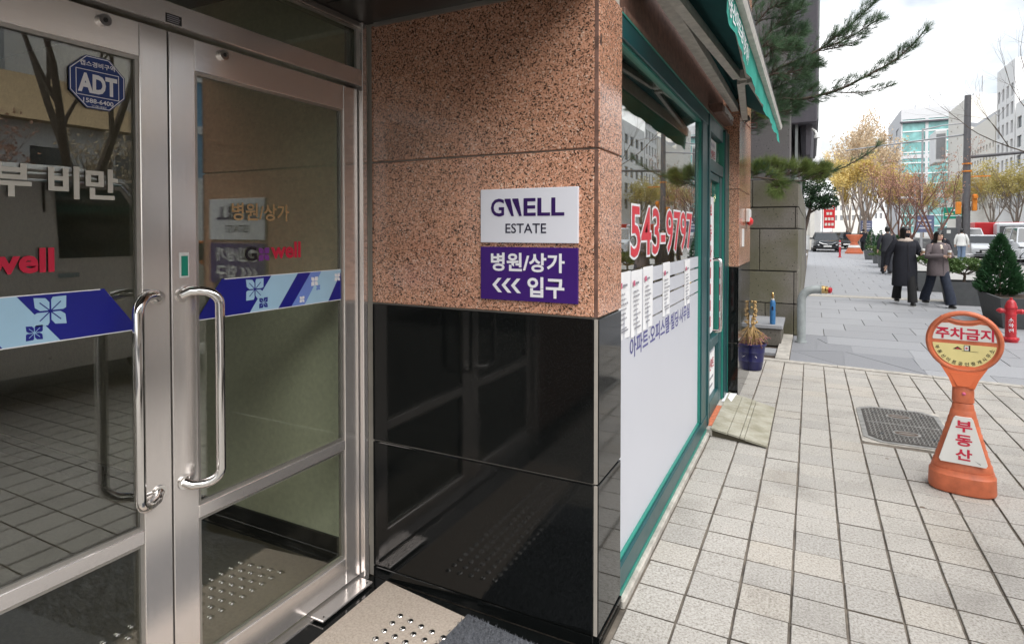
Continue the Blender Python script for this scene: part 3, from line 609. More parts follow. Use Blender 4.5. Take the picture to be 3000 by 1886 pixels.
lettering('피부 비만', dl, 'cream_ink', (XS, 0.625, 1.666), EY, EZ, 0.395, 0.090, 0.03)
lettering('G', dl, 'black_ink', (XS, 0.590, 1.466), EY, EZ, 0.052, 0.055, 0.03)
flower(dl, 'violet_ink', 0.672, 1.490, 0.022, XS); lettering('well', dl, 'sign_red', (XS, 0.703, 1.468), EY, EZ, 0.152, 0.066, 0.035)
lettering('병원/상가', dr, 'gold_ink', (XS, 1.400, 1.615), EY, EZ, 0.255, 0.064, 0.02)
lettering('G', dr, 'black_ink', (XS, 1.452, 1.468), EY, EZ, 0.052, 0.053, 0.03)
flower(dr, 'violet_ink', 1.535, 1.492, 0.024, XS); lettering('well', dr, 'sign_red', (XS, 1.566, 1.472), EY, EZ, 0.146, 0.064, 0.035)
def band(d, s, c):      # s=+1 right leaf, -1 mirrored on the left leaf; y measured from the gap c
    Y = lambda q: c + s*q; z0, z1 = 1.280, 1.413; lim = 0.775
    def seg(t0, b0, t1, b1, mat):
        pts = [(min(b0, lim), z0), (min(b1, lim), z0), (min(t1, lim), z1), (min(t0, lim), z1)]
        part('safety_band', MB().prism([(XS, Y(a), b) for a, b in pts], (0.0007, 0, 0)), mat, d)
    seg(0.190, 0.092, 0.402, 0.300, 'band_navy'); seg(0.402, 0.300, 0.530, 0.428, 'band_pale'); seg(0.530, 0.428, 0.598, 0.492, 'band_navy')
    seg(0.598, 0.492, 0.655, 0.560, 'band_mid'); seg(0.655, 0.560, 0.80, 0.690, 'band_pale'); seg(0.86, 0.690, 0.95, 0.770, 'band_navy')
    for z in (z0, z1-0.003): part('band_edge', MB().box(XS, XS+0.0009, min(Y(0.2 if z > 1.3 else 0.1), Y(lim)), max(Y(0.2 if z > 1.3 else 0.1), Y(lim)), z, z+0.003), 'white_ink', d)
    flower(d, 'band_pale', Y(0.325), 1.365, 0.038, XS+0.001, 'band_navy'); flower(d, 'band_navy', Y(0.362), 1.312, 0.019, XS+0.001, 'band_pale')
    flower(d, 'white_ink', Y(0.615), 1.372, 0.018, XS+0.001); flower(d, 'white_ink', Y(0.528+0.02), 1.305, 0.012, XS+0.001); flower(d, 'band_mid', Y(0.635), 1.345, 0.010, XS+0.001)
    flower(d, 'white_ink', Y(0.745), 1.380, 0.016, XS+0.001)
band(dr, 1, 1.168); band(dl, -1, 1.168)
pv = thing('floor_pivot', 'flat steel floor pivot cover under the entrance door corner', 'pivot cover', (-1.77, 1.9, 0))
part('cover_plate', MB().box(-1.815, -1.725, 1.73, 2.03, 0.0125, 0.022, 0.002), 'brushed_steel_rail', pv)
for q in (1.75, 2.01): part('screw', MB().tube([(-1.74, q, 0.0221), (-1.74, q, 0.0235)], 0.004, 10), 'plastic_black', pv)
# wall signs
s1 = thing('wall_sign', 'white wall sign reading GWELL ESTATE on the pink granite', 'sign', (-0.99, FY, 1.531))
part('board', MB().box(-1.196, -0.776, FY-0.012, FY-0.0005, 1.531, 1.744, 0.0015), 'white_sign', s1)
yf = FY - 0.0135
lettering('G', s1, 'purple_ink', (-1.147, yf, 1.635), EX, EZ, 0.060, 0.071, 0.02)
for q in (0.0, 0.0345): part('lettering', MB().prism([(-1.085+q+a, yf, 1.636+b) for a, b in ((0,0.069),(0.026,0.069),(0.041,0.0),(0.030,0.0),(0.0,0.062))][::-1], (0, 0.0006, 0)), 'purple_ink', s1)
lettering('ELL', s1, 'purple_ink', (-1.0015, yf, 1.636), EX, EZ, 0.171, 0.069, 0.022)
lettering('ESTATE', s1, 'navy_ink', (-1.081, yf, 1.569), EX, EZ, 0.176, 0.038, 0.008)
s2 = thing('wall_sign', 'purple wall sign with white arrows and entrance lettering below the white sign', 'sign', (-0.99, FY, 1.303))
part('board', MB().box(-1.196, -0.777, FY-0.012, FY-0.0005, 1.303, 1.514, 0.0015), 'purple_sign', s2)
lettering('병원/상가', s2, 'white_ink', (-1.147, yf, 1.418), EX, EZ, 0.318, 0.074, 0.028)
for q in range(3):
    a = -1.141 + q*0.042; part('arrow', MB().prism([(a+x_, yf, 1.3335+z_) for x_, z_ in ((0,0.029),(0.026,0.057),(0.042,0.057),(0.017,0.029),(0.044,0.0),(0.027,0.0))], (0, 0.0006, 0)), 'white_ink', s2)
lettering('입구', s2, 'white_ink', (-0.985, yf, 1.320), EX, EZ, 0.155, 0.080, 0.03)
# studded slab and doormat
sl = thing('studded_slab', 'beige stone slab with rows of steel studs before the entrance doors', 'slab', (-1.45, 1.4, 0.0))
cr_, sr_ = math.cos(R(-7.3)), math.sin(R(-7.3))
def rot(a, b): return (-1.685 + a*cr_ - b*sr_, 2.080 + a*sr_ + b*cr_)      # local frame of the slab, b runs towards the camera
part('slab_body', MB().prism([(-1.685,2.075,0.0012),(-1.685,0.55,0.0012),(rot(0.45,-1.52)[0]+0.10,0.55,0.0012),(*rot(0.447,0)[:2],0.0012)], (0,0,0.010)), 'stud_stone', sl)
stud = mesh(MB().lathe([(0.0135,0.0),(0.0135,0.002),(0.0105,0.005),(0.006,0.0062),(0.0005,0.0064)], 14), 'stud'); autosmooth(stud, 60); stud.materials.append(MATS['polished_steel'])
pts = []
for i in range(5):
    for j in range(24):
        pts.append((-1.479 + i*0.0570, 1.908 - i*0.0072 - j*0.0505, 0.0112))
copies('stud', stud, None, sl, pts)
dm = thing('doormat', 'grey fuzzy doormat against the black foot of the granite pier', 'doormat', (-0.95, 1.6, 0))
bm_ = MB(); q0, q1 = Vector((-1.243, 2.047)), Vector((-0.62, 1.975))
bm_.prism([(q0.x,q0.y,0.001),(q0.x-0.06,1.05,0.001),(q1.x-0.06,0.95,0.001),(q1.x,q1.y,0.001)], (0,0,0.007)); part('backing', bm_, 'mat_grey', dm)
pile = MB(); rr = random.Random(5)
for k in range(9000):
    a, b = rr.random(), rr.random(); p = Vector((q0.x + a*(q1.x-q0.x) - 0.06*b, q0.y + a*(q1.y-q0.y) - b*0.75, 0.007)); th = rr.uniform(0, 6.28); l = rr.uniform(0.010, 0.018); t_ = Vector((math.cos(th), math.sin(th), 0))
    tip = p + t_*rr.uniform(0.004, 0.012) + Vector((0,0,l*0.8)); sd_ = Vector((-t_.y, t_.x, 0))*0.0024
    pile.add([p - sd_, p + sd_, tip], [(0,1,2)])
part('pile', pile, 'mat_grey', dm, kind='stuff')
# ================================================================ shop front
def yz(name, parent, mat, y0, y1, z0, z1, x0=-0.76, x1=-0.70, c=0.003): return part(name, MB().box(x0, x1, y0, y1, z0, z1, c), mat, parent)
sw_ = thing('shop_window', 'shop window in a teal frame with white film and a red telephone number', 'window', (-0.74, 3.47, 0))
yz('frame_sill', sw_, 'teal_paint', 2.3855, 4.745, 0.052, 0.150, -0.78, -0.708); yz('frame_edge', sw_, 'teal_bright', 2.3855, 4.745, 0.030, 0.0515, -0.78, -0.704, 0.001)
yz('frame_bead', sw_, 'teal_bright', 2.3855, 4.49, 0.150, 0.160, -0.75, -0.724, 0.001)
yz('frame_head', sw_, 'teal_paint', 2.3855, 4.745, 2.385, 2.478, -0.78, -0.708); yz('frame_bead', sw_, 'teal_bright', 2.3855, 4.49, 2.371, 2.3845, -0.75, -0.722, 0.001)
yz('frame_edge', sw_, 'teal_bright', 2.3855, 5.85, 2.4785, 2.488, -0.78, -0.704, 0.001)
yz('frame_post', sw_, 'teal_paint', 4.495, 4.745, 0.1505, 2.3845, -0.78, -0.712); yz('frame_bead', sw_, 'teal_bright', 4.482, 4.4945, 0.1605, 2.3705, -0.752, -0.722, 0.001)
part('glass_pane', MB().box(-0.748, -0.740, 2.3855, 4.4815, 0.150, 2.3845), 'shop_glass', sw_)
yz('inner_post', sw_, 'maroon', 4.23, 4.478, 1.392, 2.37, -0.80, -0.752, 0.002)
yz('film', sw_, 'white_film', 2.3855, 4.481, 0.161, 1.1245, -0.7395, -0.7385, 0)
for z0, z1 in ((1.1345, 1.213), (1.2245, 1.3015), (1.3145, 1.390)): yz('film', sw_, 'white_film', 2.3855, 4.481, z0, z1, -0.7395, -0.7385, 0)
yz('film', sw_, 'white_film', 2.3855, 3.085, 1.1246, 1.390, -0.7384, -0.7382, 0)
xw = -0.7375
lettering('543-9797', sw_, 'red_ink', (xw, 2.655, 1.452), EY, EZ, 1.555, 0.245, 0.012, outline=('white_ink', 0.035))
lettering('아파트·오피스텔·빌딩·사무실', sw_, 'label_blue', (xw, 2.65, 0.985), EY, EZ, 1.495, 0.100, 0.02)
pn = ['topmost left sheet beside the granite pier', 'second from the granite pier', 'third from the granite pier', 'alone between the film stripes', 'nearest the shop door']
pl = ['paper listing taped to the shop window right beside the granite pier', 'paper listing on the shop window, second from the granite pier', 'paper listing on the shop window, third from the granite pier', 'paper listing standing alone over the dark film stripes', 'paper listing on the shop window closest to the shop door']
for k, (y0, y1, z0, z1) in enumerate(((2.452, 2.655, 1.098, 1.396), (2.664, 2.866, 1.084, 1.392), (2.880, 3.084, 1.086, 1.398), (3.312, 3.500, 1.096, 1.398), (3.947, 4.141, 1.086, 1.386))):
    pa = thing('paper_notice', pl[k], 'notice', (-0.737, (y0+y1)/2, z0), group='property listings on the shop window')
    part('sheet', MB().add([(-0.7370 + 0.004*math.sin(a*1.6)*(1-b*0.6) + 0.0006, y0 + (y1-y0)*a/6, z0 + (z1-z0)*b/2) for b in range(3) for a in range(7)], [(b*7+a, b*7+a+1, b*7+a+8, b*7+a+7) for b in range(2) for a in range(6)]), 'paper', pa)
    xp = -0.7305
    part('stamp', MB().box(xp, xp+0.0004, y0+0.02, y0+0.05, z1-0.07, z1-0.045), 'pink_ink', pa)
    rr = random.Random(20+k)
    for q, wd in enumerate((0.085, 0.10, 0.12, 0.10, 0.085, 0.11, 0.07, 0.12)):
        zq = z1-0.080-(q+1)*0.0215; yq = y0+0.025
        while yq < y0+0.025+wd*rr.uniform(.7,1.15): l_ = rr.uniform(.007,.016); part('print_line', MB().box(xp, xp+0.0003, yq, yq+l_, zq, zq+rr.uniform(.006,.0095)), 'grey_ink', pa); yq += l_+rr.uniform(.003,.008)
    part('print_line', MB().box(xp, xp+0.0003, y0+0.06, y0+0.06+rr.uniform(.05,.08), z1-0.064, z1-0.054), 'grey_ink', pa); part('print_line', MB().box(xp, xp+0.0003, y0+0.04, y0+0.04+rr.uniform(.07,.11), z0+0.035, z0+0.042), 'grey_ink', pa)
cu = thing('shop_kerb', 'low concrete upstand under the teal shop window frame', 'upstand', (-0.7, 3.55, 0))
part('upstand', MB().box(-0.80, -0.683, 2.3855, 4.70, -0.01, 0.0295, 0.006), 'kerb_concrete', cu)
# shop door
sd_ = thing('shop_door', 'teal framed shop door with a steel pull handle and papers in its glass', 'door', (-0.74, 5.3, 0))
yz('door_post', sd_, 'teal_paint', 4.7455, 4.82, 0.06, 2.478, -0.79, -0.702); yz('door_post', sd_, 'teal_paint', 5.60, 5.84, 0.06, 2.478, -0.79, -0.69); yz('post_edge', sd_, 'teal_bright', 5.575, 5.5995, 0.06, 2.46, -0.77, -0.70, 0.001); yz('post_edge', sd_, 'teal_bright', 5.8405, 5.8525, 0.06, 2.478, -0.79, -0.688, 0.001)
yz('head_rail', sd_, 'teal_paint', 4.8205, 5.5745, 2.36, 2.478, -0.78, -0.706); yz('transom_bar', sd_, 'teal_paint', 4.8205, 5.5745, 2.05, 2.145, -0.78, -0.704)
part('transom_glass', MB().box(-0.752, -0.746, 4.8205, 5.5745, 2.145, 2.36), 'shop_glass', sd_)
yz('transom_panel', sd_, 'paper', 4.84, 5.40, 2.15, 2.34, -0.7455, -0.744, 0)
lettering('부동산마트', sd_, 'sign_red', (-0.7425, 4.90, 2.18), EY, EZ, 0.44, 0.075, 0.02); lettering('공인중개사무소', sd_, 'label_blue', (-0.7425, 4.92, 2.275), EY, EZ, 0.40, 0.035)
yz('stile', sd_, 'teal_paint', 4.8205, 4.90, 0.07, 2.045, -0.775, -0.715); yz('stile', sd_, 'teal_paint', 5.40, 5.5745, 0.07, 2.045, -0.775, -0.712); yz('stile_edge', sd_, 'teal_bright', 5.385, 5.3995, 0.62, 1.99, -0.76, -0.716, 0.001)
yz('top_rail', sd_, 'teal_paint', 4.9005, 5.3845, 1.99, 2.045, -0.775, -0.715); yz('mid_rail', sd_, 'teal_paint', 4.9005, 5.3845, 0.61, 0.69, -0.775, -0.712); yz('bottom_rail', sd_, 'teal_paint', 4.9005, 5.3845, 0.07, 0.20, -0.775, -0.712)
part('glass_pane', MB().box(-0.752, -0.746, 4.9005, 5.3845, 0.69, 1.99), 'shop_glass', sd_)
yz('poster', sd_, 'paper', 4.905, 5.28, 0.72, 1.86, -0.7455, -0.744, 0)
for k, ch in enumerate('부동산'): lettering(ch, sd_, 'sign_red', (-0.7425, 4.99, 1.66 - k*0.17), EY, EZ, 0.18, 0.135, 0.03)
for k in range(4): part('print_block', MB().box(-0.7438, -0.7430, 5.00, 5.14, 1.18 - k*0.135, 1.27 - k*0.135), 'sign_red', sd_)
yz('lower_panel', sd_, 'paper', 4.9005, 5.3845, 0.20, 0.61, -0.752, -0.744, 0)
lettering('공인중개사사무소', sd_, 'label_blue', (-0.7425, 4.95, 0.545), EY, EZ, 0.38, 0.035); lettering('부동산마트', sd_, 'sign_red', (-0.7425, 4.95, 0.40), EY, EZ, 0.38, 0.10, 0.02); part('print_line', MB().box(-0.7438, -0.7430, 4.95, 5.31, 0.325, 0.345), 'grey_ink', sd_); part('print_line', MB().box(-0.7438, -0.7430, 4.95, 5.27, 0.26, 0.28), 'grey_ink', sd_)
part('handle', MB().tube([(-0.714,5.05,1.345),(-0.675,5.05,1.345),(-0.655,5.05,1.335),(-0.650,5.05,1.31),(-0.650,5.05,0.79),(-0.655,5.05,0.765),(-0.675,5.05,0.755),(-0.714,5.05,0.755)], 0.013, 10), 'polished_steel', sd_, smooth=50)
st_ = thing('door_step', 'orange topped doorstep below the teal shop door', 'step', (-0.7, 5.3, 0))
part('step_body', MB().box(-0.80, -0.665, 4.705, 5.835, 0.0, 0.055, 0.004), 'kerb_concrete', st_); part('step_mat', MB().box(-0.755, -0.668, 4.78, 5.36, 0.0552, 0.0592), 'mat_orange', st_)
single('paper_notice', MB().prism([(-0.70,5.50,0.060),(-0.62,5.52,0.058),(-0.60,5.80,0.066),(-0.69,5.80,0.0615)], (0,0,0.002)), 'paper', 'white paper lying on the doorstep beside the wooden ramp', 'paper')
# second pier
p2 = thing('granite_pier', 'narrow pink granite pier with black foot beyond the teal shop door', 'pier', (-0.75, 6.4, 0))
part('core', MB().box(-1.0, -0.615, 5.868, 7.0, 0, 5.2), 'light_joint', p2)
for k, (z0, z1) in enumerate(((0.0, 0.52), (0.526, 1.235), (1.241, 1.96), (1.966, 2.66), (2.666, 3.36), (3.366, 4.2), (4.206, 5.2))):
    bk = k < 2
    part('black_panel' if bk else 'granite_panel', MB().box(-0.9, -0.6175, 5.856, 5.870, z0, z1, 0.002), 'black_granite' if bk else 'pink_granite', p2)
    part('black_panel' if bk else 'granite_panel', MB().box(-0.617, -0.600, 5.862, 7.0, z0, z1, 0.002), 'black_granite' if bk else 'pink_granite', p2)
sr = thing('siren_lamp', 'white wall siren with red lens on the narrow granite pier', 'siren', (-0.58, 6.55, 1.55))
part('housing', MB().box(-0.5995, -0.56, 6.46, 6.66, 1.665, 1.80, 0.008), 'plastic_white', sr)
part('lens', MB().ball((-0.565, 6.56, 1.672), 0.035, 0.085, 0.045), 'siren_red', sr, smooth=True)
ad = thing('address_plate', 'small white plate below the siren on the granite pier', 'plate', (-0.6, 6.2, 1.4))
part('plate', MB().box(-0.5995, -0.592, 6.10, 6.28, 1.42, 1.595, 0.002), 'plastic_white', ad)
# fascia above window
fa = thing('fascia', 'dark brown stone fascia under the awning', 'fascia', (-0.8, 4, 2.49))
part('fascia_panel', MB().box(-1.0, -0.745, 2.445, 3.215, 2.522, 3.3), 'brown_fascia', fa); part('fascia_panel', MB().box(-1.0, -0.745, 3.221, 5.855, 2.522, 3.3), 'brown_fascia', fa)
part('fascia_lip', MB().box(-1.0, -0.707, 2.445, 5.855, 2.4885, 2.5215, 0.003), 'brown_fascia', fa)
part('fascia_core', MB().box(-1.1, -0.76, 2.445, 5.855, 2.4885, 3.3), 'plastic_black', fa)
# awning (half folded)
aw = thing('awning', 'half folded green awning with white script above the shop', 'awning', (-0.5, 4.4, 2.6))
part('torsion_bar', MB().box(-0.675, -0.608, 2.55, 4.43, 2.685, 2.752, 0.003), 'awning_metal', aw); part('torsion_bar', MB().box(-0.672, -0.608, 4.436, 6.30, 2.685, 2.750, 0.003), 'awning_metal', aw)
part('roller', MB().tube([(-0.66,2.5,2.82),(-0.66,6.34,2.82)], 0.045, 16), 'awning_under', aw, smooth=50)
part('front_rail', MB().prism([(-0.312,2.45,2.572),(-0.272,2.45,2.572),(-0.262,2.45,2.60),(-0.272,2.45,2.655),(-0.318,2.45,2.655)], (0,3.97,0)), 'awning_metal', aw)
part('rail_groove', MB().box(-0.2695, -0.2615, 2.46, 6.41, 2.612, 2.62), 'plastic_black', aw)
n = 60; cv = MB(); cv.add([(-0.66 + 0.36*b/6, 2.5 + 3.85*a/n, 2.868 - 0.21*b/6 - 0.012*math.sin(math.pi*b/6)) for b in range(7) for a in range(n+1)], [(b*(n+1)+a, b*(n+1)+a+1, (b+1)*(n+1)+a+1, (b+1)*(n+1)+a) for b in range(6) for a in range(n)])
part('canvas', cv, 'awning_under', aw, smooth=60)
val = MB(); n = 160
def vx(y, k): return -0.300 + 0.006*math.sin(y*9 + 0.6*math.sin(y*3.1))*k + 0.0025*math.sin(y*23+1)*k + 0.012*k*math.sin(y*1.3)
val.add([(vx(2.46 + 3.94*a/n, b/4), 2.46 + 3.94*a/n, 2.585 - (0.150 + 0.004*math.sin((3.94*a/n)*2*math.pi/0.42))*b/4) for b in range(5) for a in range(n+1)], [(b*(n+1)+a, b*(n+1)+a+1, (b+1)*(n+1)+a+1, (b+1)*(n+1)+a) for b in range(4) for a in range(n)])
part('valance', val, 'awning_fabric', aw, smooth=60)
lettering('부동산마트공인중개사', aw, 'white_ink', (-0.29, 2.5, 2.45), EY, EZ, 0.95, 0.085, 0.02, fn=lambda a, b, l: Vector((vx(2.46 + a, (2.585 - (2.46 + b))/0.165) + 0.004, 2.46 + a, 2.46 + b)))
def flatbar(p, q, wz, wx):
    p, q = Vector(p), Vector(q); t = (q-p).normalized(); s_ = t.cross(EZ).normalized()*wx; u_ = EZ*wz
    return MB().rings([[c - s_ - u_, c + s_ - u_, c + s_*1.0 + u_*0.3, c + s_*0.4 + u_, c - s_*0.4 + u_, c - s_ + u_*0.3] for c in (p, q)])
E1 = Vector((-0.455, 4.62, 2.675)); E2 = Vector((-0.455, 4.40, 2.675))
ELB = Vector((-0.435, 4.52, 2.668))
part('upper_arm', flatbar((-0.60, 2.62, 2.70), (-0.475, 4.44, 2.683), 0.040, 0.026), 'awning_metal', aw, smooth=30)
part('upper_arm', flatbar((-0.585, 6.16, 2.69), (-0.465, 4.60, 2.683), 0.040, 0.026), 'awning_metal', aw, smooth=30)
part('forearm', flatbar((-0.405, 4.47, 2.668), (-0.325, 2.72, 2.628), 0.022, 0.014), 'awning_metal', aw, smooth=30)
part('forearm', flatbar((-0.405, 4.58, 2.668), (-0.325, 6.18, 2.628), 0.022, 0.014), 'awning_metal', aw, smooth=30)
for yy in (4.45, 4.59): part('elbow', MB().tube([(-0.44, yy, 2.64), (-0.44, yy, 2.70)], 0.032, 12), 'awning_metal', aw, smooth=40)
part('shoulder', MB().box(-0.67, -0.54, 6.12, 6.25, 2.655, 2.6895, 0.006), 'iron_dark', aw); part('bracket', MB().box(-0.745, -0.60, 6.255, 6.345, 2.66, 2.80, 0.004), 'awning_metal', aw); part('gear', MB().tube([(-0.60, 6.345, 2.70), (-0.60, 6.39, 2.70)], 0.035, 12), 'iron_dark', aw, smooth=40)
part('wire_loop', MB().tube([(-0.60,6.34,2.66),(-0.55,6.36,2.60),(-0.49,6.36,2.60),(-0.49,6.36,2.65),(-0.55,6.36,2.655)], 0.004, 6), 'dry_leaf', aw)
fx = thing('wall_fixture', 'white box fixture with black underside above the shop window', 'fixture', (-0.7, 2.75, 2.6))
part('housing', MB().box(-0.7445, -0.68, 2.60, 2.92, 2.755, 2.83, 0.004), 'plastic_white', fx); part('underside', MB().box(-0.7445, -0.672, 2.59, 2.93, 2.735, 2.7545, 0.002), 'plastic_black', fx)
fx2 = thing('wall_fixture', 'weathered brown box fixture with peeling white edge above the shop door', 'fixture', (-0.7, 5.3, 2.5))
part('housing', MB().box(-0.744, -0.64, 4.98, 5.70, 2.528, 2.60, 0.004), 'brown_fascia', fx2); rr = random.Random(4)
for k in range(9): part('peeling_edge', MB().box(-0.6395, -0.634, 5.12+k*0.062, 5.12+k*0.062+rr.uniform(0.02,0.058), 2.56+rr.uniform(-.01,.01), 2.60), 'plastic_white', fx2)
# shop interior
si = struct('shop_ceiling', MB().box(-5.5, -0.80, 2.445, 6.3, 2.55, 2.62), 'ceiling_white'); struct('shop_floor', MB().box(-5.9, -0.81, 2.445, 6.3, -0.05, 0.02), 'lobby_floor')
struct('shop_wall', MB().box(-5.6, -5.5, 2.445, 6.3, 0, 2.55), 'ochre'); struct('shop_wall', MB().box(-5.5, -0.80, 6.2, 6.3, 0, 2.55), 'ochre')
lp = thing('ceiling_lamp', 'round lit lamp inside the shop behind the window top', 'lamp', (-1.35, 3.9, 2.2))
part('globe', MB().ball((-1.05, 2.95, 1.98), 0.055, 0.055, 0.055, 16, 10), 'warm_lamp', lp, smooth=True); part('cord', MB().tube([(-1.05,2.95,2.03),(-1.05,2.95,2.55)], 0.004, 6), 'plastic_black', lp)
for k in range(2):
    tl = thing('tube_light', ('lit tube lamp on the shop ceiling, nearer the street', 'lit tube lamp on the shop ceiling, deeper in the room')[k], 'lamp', (-1.6-k*0.8, 4.0, 2.5)); part('tube', MB().box(-1.66-k*0.8, -1.60-k*0.8, 3.2, 4.4, 2.515, 2.545, 0.005), 'warm_lamp', tl)
# wooden ramp
rp = thing('wooden_ramp', 'mossy wooden ramp of planks leaning on the shop doorstep', 'ramp', (-0.47, 5.2, 0))
for a, b in ((0.0, 0.30), (0.31, 0.52), (0.53, 0.60), (0.61, 0.995)):
    def P(t, s): x = -0.672 + 0.405*t; return (x, (4.70-0.09*t) + (5.83-0.18*t - 4.70 + 0.09*t)*s, 0.052 - 0.044*t + 0.003*((a*10) % 2 > 1))
    part('plank', MB().prism([P(a,0), P(b,0), P(b,1), P(a,1)], (0,0,0.014)), 'wood_mossy', rp)
part('runner', MB().prism([(-0.672,4.715,0.0),(-0.672,4.715,0.050),(-0.275,4.63,0.008),(-0.275,4.63,0.0)], (0,0.03,0)), 'wood_dark', rp); part('runner', MB().prism([(-0.672,5.76,0.0),(-0.672,5.76,0.050),(-0.275,5.60,0.008),(-0.275,5.60,0.0)], (0,0.03,0)), 'wood_dark', rp)
part('screw', MB().tube([(-0.34,4.642,0.017),(-0.34,4.635,0.017)], 0.006, 8), 'polished_steel', rp)
# access cover
ac = thing('access_cover', 'oblong cast iron access cover set in the beige tiles', 'manhole cover', (0.66, 5.65, 0))
CX_, CY_ = 0.672, 5.645
def chamf(hx, hy, c): return [(CX_-hx+c,CY_-hy),(CX_+hx-c,CY_-hy),(CX_+hx,CY_-hy+c),(CX_+hx,CY_+hy-c),(CX_+hx-c,CY_+hy),(CX_-hx+c,CY_+hy),(CX_-hx,CY_+hy-c),(CX_-hx,CY_-hy+c)]
part('surround', MB().prism([(a,b,-0.0085) for a, b in chamf(0.315, 0.525, 0.02)], (0,0,0.0075)), 'kerb_concrete', ac)
part('outer_frame', MB().prism([(a,b,-0.002) for a, b in chamf(0.300, 0.505, 0.10)], (0,0,0.006)), 'iron', ac); part('frame_gap', MB().prism([(a,b,-0.001) for a, b in chamf(0.265, 0.470, 0.09)], (0,0,0.0055)), 'iron_dark', ac)
part('lid', MB().prism([(a,b,-0.001) for a, b in chamf(0.258, 0.463, 0.09)], (0,0,0.0075)), 'iron_dark', ac)
bars = MB()
for i in range(17):
    for j in range(30):
        x = CX_ - 0.235 + i*0.0294; y = CY_ - 0.44 + j*0.0303
        if abs(x-CX_)/0.258 + abs(y-CY_)/0.463 > 1.72 or abs(y-CY_) < 0.012: continue
        if ((x-CX_)/0.10)**2 + ((abs(y-CY_)-0.235)/0.075)**2 < 1: continue
        if (i + j) % 2: bars.box(x-0.012, x+0.012, y-0.0035, y+0.0035, 0.006, 0.0105)
        else: bars.box(x-0.0035, x+0.0035, y-0.0135, y+0.0135, 0.006, 0.0105)
part('tread_pattern', bars, 'iron', ac, kind='stuff')
for s in (-1, 1):
    el = [(CX_ + 0.095*math.cos(k*math.pi/10), CY_ + s*0.235 + 0.062*math.sin(k*math.pi/10)) for k in range(20)]; ei = [(CX_ + 0.078*math.cos(k*math.pi/10), CY_ + s*0.235 + 0.048*math.sin(k*math.pi/10)) for k in range(20)]
    part('emblem_ring', MB().prism([(a,b,0.006) for a, b in el], (0,0,0.005)), 'iron', ac); part('emblem', MB().prism([(a,b,0.0105) for a, b in ei], (0,0,0.0012)), 'bark', ac)
    part('emblem_bar', MB().box(CX_-0.05, CX_+0.05, CY_+s*0.235-0.006, CY_+s*0.235+0.006, 0.0117, 0.013), 'iron', ac)
part('lid_bar', MB().box(CX_-0.25, CX_+0.25, CY_-0.006, CY_+0.006, 0.006, 0.0105), 'iron', ac)
for sx in (-1, 1):
    for sy in (-1, 1): part('lifting_hole', MB().tube([(CX_+sx*0.17, CY_+sy*0.30, 0.0106), (CX_+sx*0.17, CY_+sy*0.30, 0.0112)], 0.017, 12), 'plastic_black', ac)
# ---------------------------------------------------------------- no parking stand
sg = thing('parking_stand', 'orange plastic no-parking stand with round head on the beige tiles', 'sign stand', (0.835, 4.43, 0.001), R(-8), world=False)
part('base', MB().loft([(0.0,.158,.108),(0.006,.166,.115),(0.018,.169,.118),(0.105,.166,.114),(0.112,.160,.108),(0.135,.155,.102)], 32, pw=2.6), 'orange_plastic', sg, smooth=35)
pf = []
for k in range(9):
    t = k/8; rx = .152 - .095*t**0.92; ry = .098 - .047*t; z = 0.136 + 0.36*t; pf += [(z, rx, ry), (z + 0.034, rx - 0.006, ry - 0.003), (z + 0.038, rx - 0.0095, ry - 0.005)]
part('body', MB().loft(pf, 32, pw=2.4), 'orange_plastic', sg, smooth=35)
part('collar', MB().loft([(0.534,.050,.044),(0.540,.056,.048),(0.560,.055,.047),(0.635,.054,.045),(0.640,.050,.042)], 28, pw=2.4), 'orange_plastic', sg, smooth=35)
part('bolt', MB().ball((0.002, -0.047, 0.595), .010, .006, .010), 'pink_ink', sg, smooth=True)
nk = MB(); nk.rings([[(-.054,-.045,.630),(.054,-.045,.630),(.054,.030,.630),(-.054,.030,.630)], [(-.072,-.038,.680),(.072,-.038,.680),(.075,.030,.680),(-.075,.030,.680)], [(-.128,-.008,.775),(.128,-.008,.775),(.128,.016,.775),(-.128,.016,.775)]])
part('flare', nk, 'orange_deep', sg, smooth=20)
part('flare_web', MB().rings([[(-.030,-.052,.640),(.030,-.052,.640),(.030,-.03,.640),(-.030,-.03,.640)], [(-.070,-.030,.715),(.070,-.030,.715),(.070,-.02,.715),(-.070,-.02,.715)]]), 'orange_deep', sg, smooth=20)
HZ, HR = 0.902, 0.190
def head():
    b = bmesh.new(); n = 48
    # outer rim tube (torus) with flat plate inside
    mb = MB(); rings = []
    for k in range(n):
        a = 2*math.pi*k/n; rings.append([((HR-0.014 + 0.0155*math.cos(p))*math.cos(a), 0.0255*math.sin(p), HZ + (HR-0.014 + 0.0155*math.cos(p))*math.sin(a)*0.985) for p in [2*math.pi*q/10 for q in range(10)]])
    m_ = 10; vs = [p for r_ in rings for p in r_]; fs = [(k*m_+q, k*m_+(q+1) % m_, ((k+1) % n)*m_+(q+1) % m_, ((k+1) % n)*m_+q) for k in range(n) for q in range(m_)]
    b.free(); return mb.add(vs, fs)
part('head_rim', head(), 'orange_plastic', sg, smooth=50)
arc = lambda r, a0, a1, n: [(r*math.cos(R(a0+(a1-a0)*k/n)), HZ + r*0.985*math.sin(R(a0+(a1-a0)*k/n))) for k in range(n+1)]
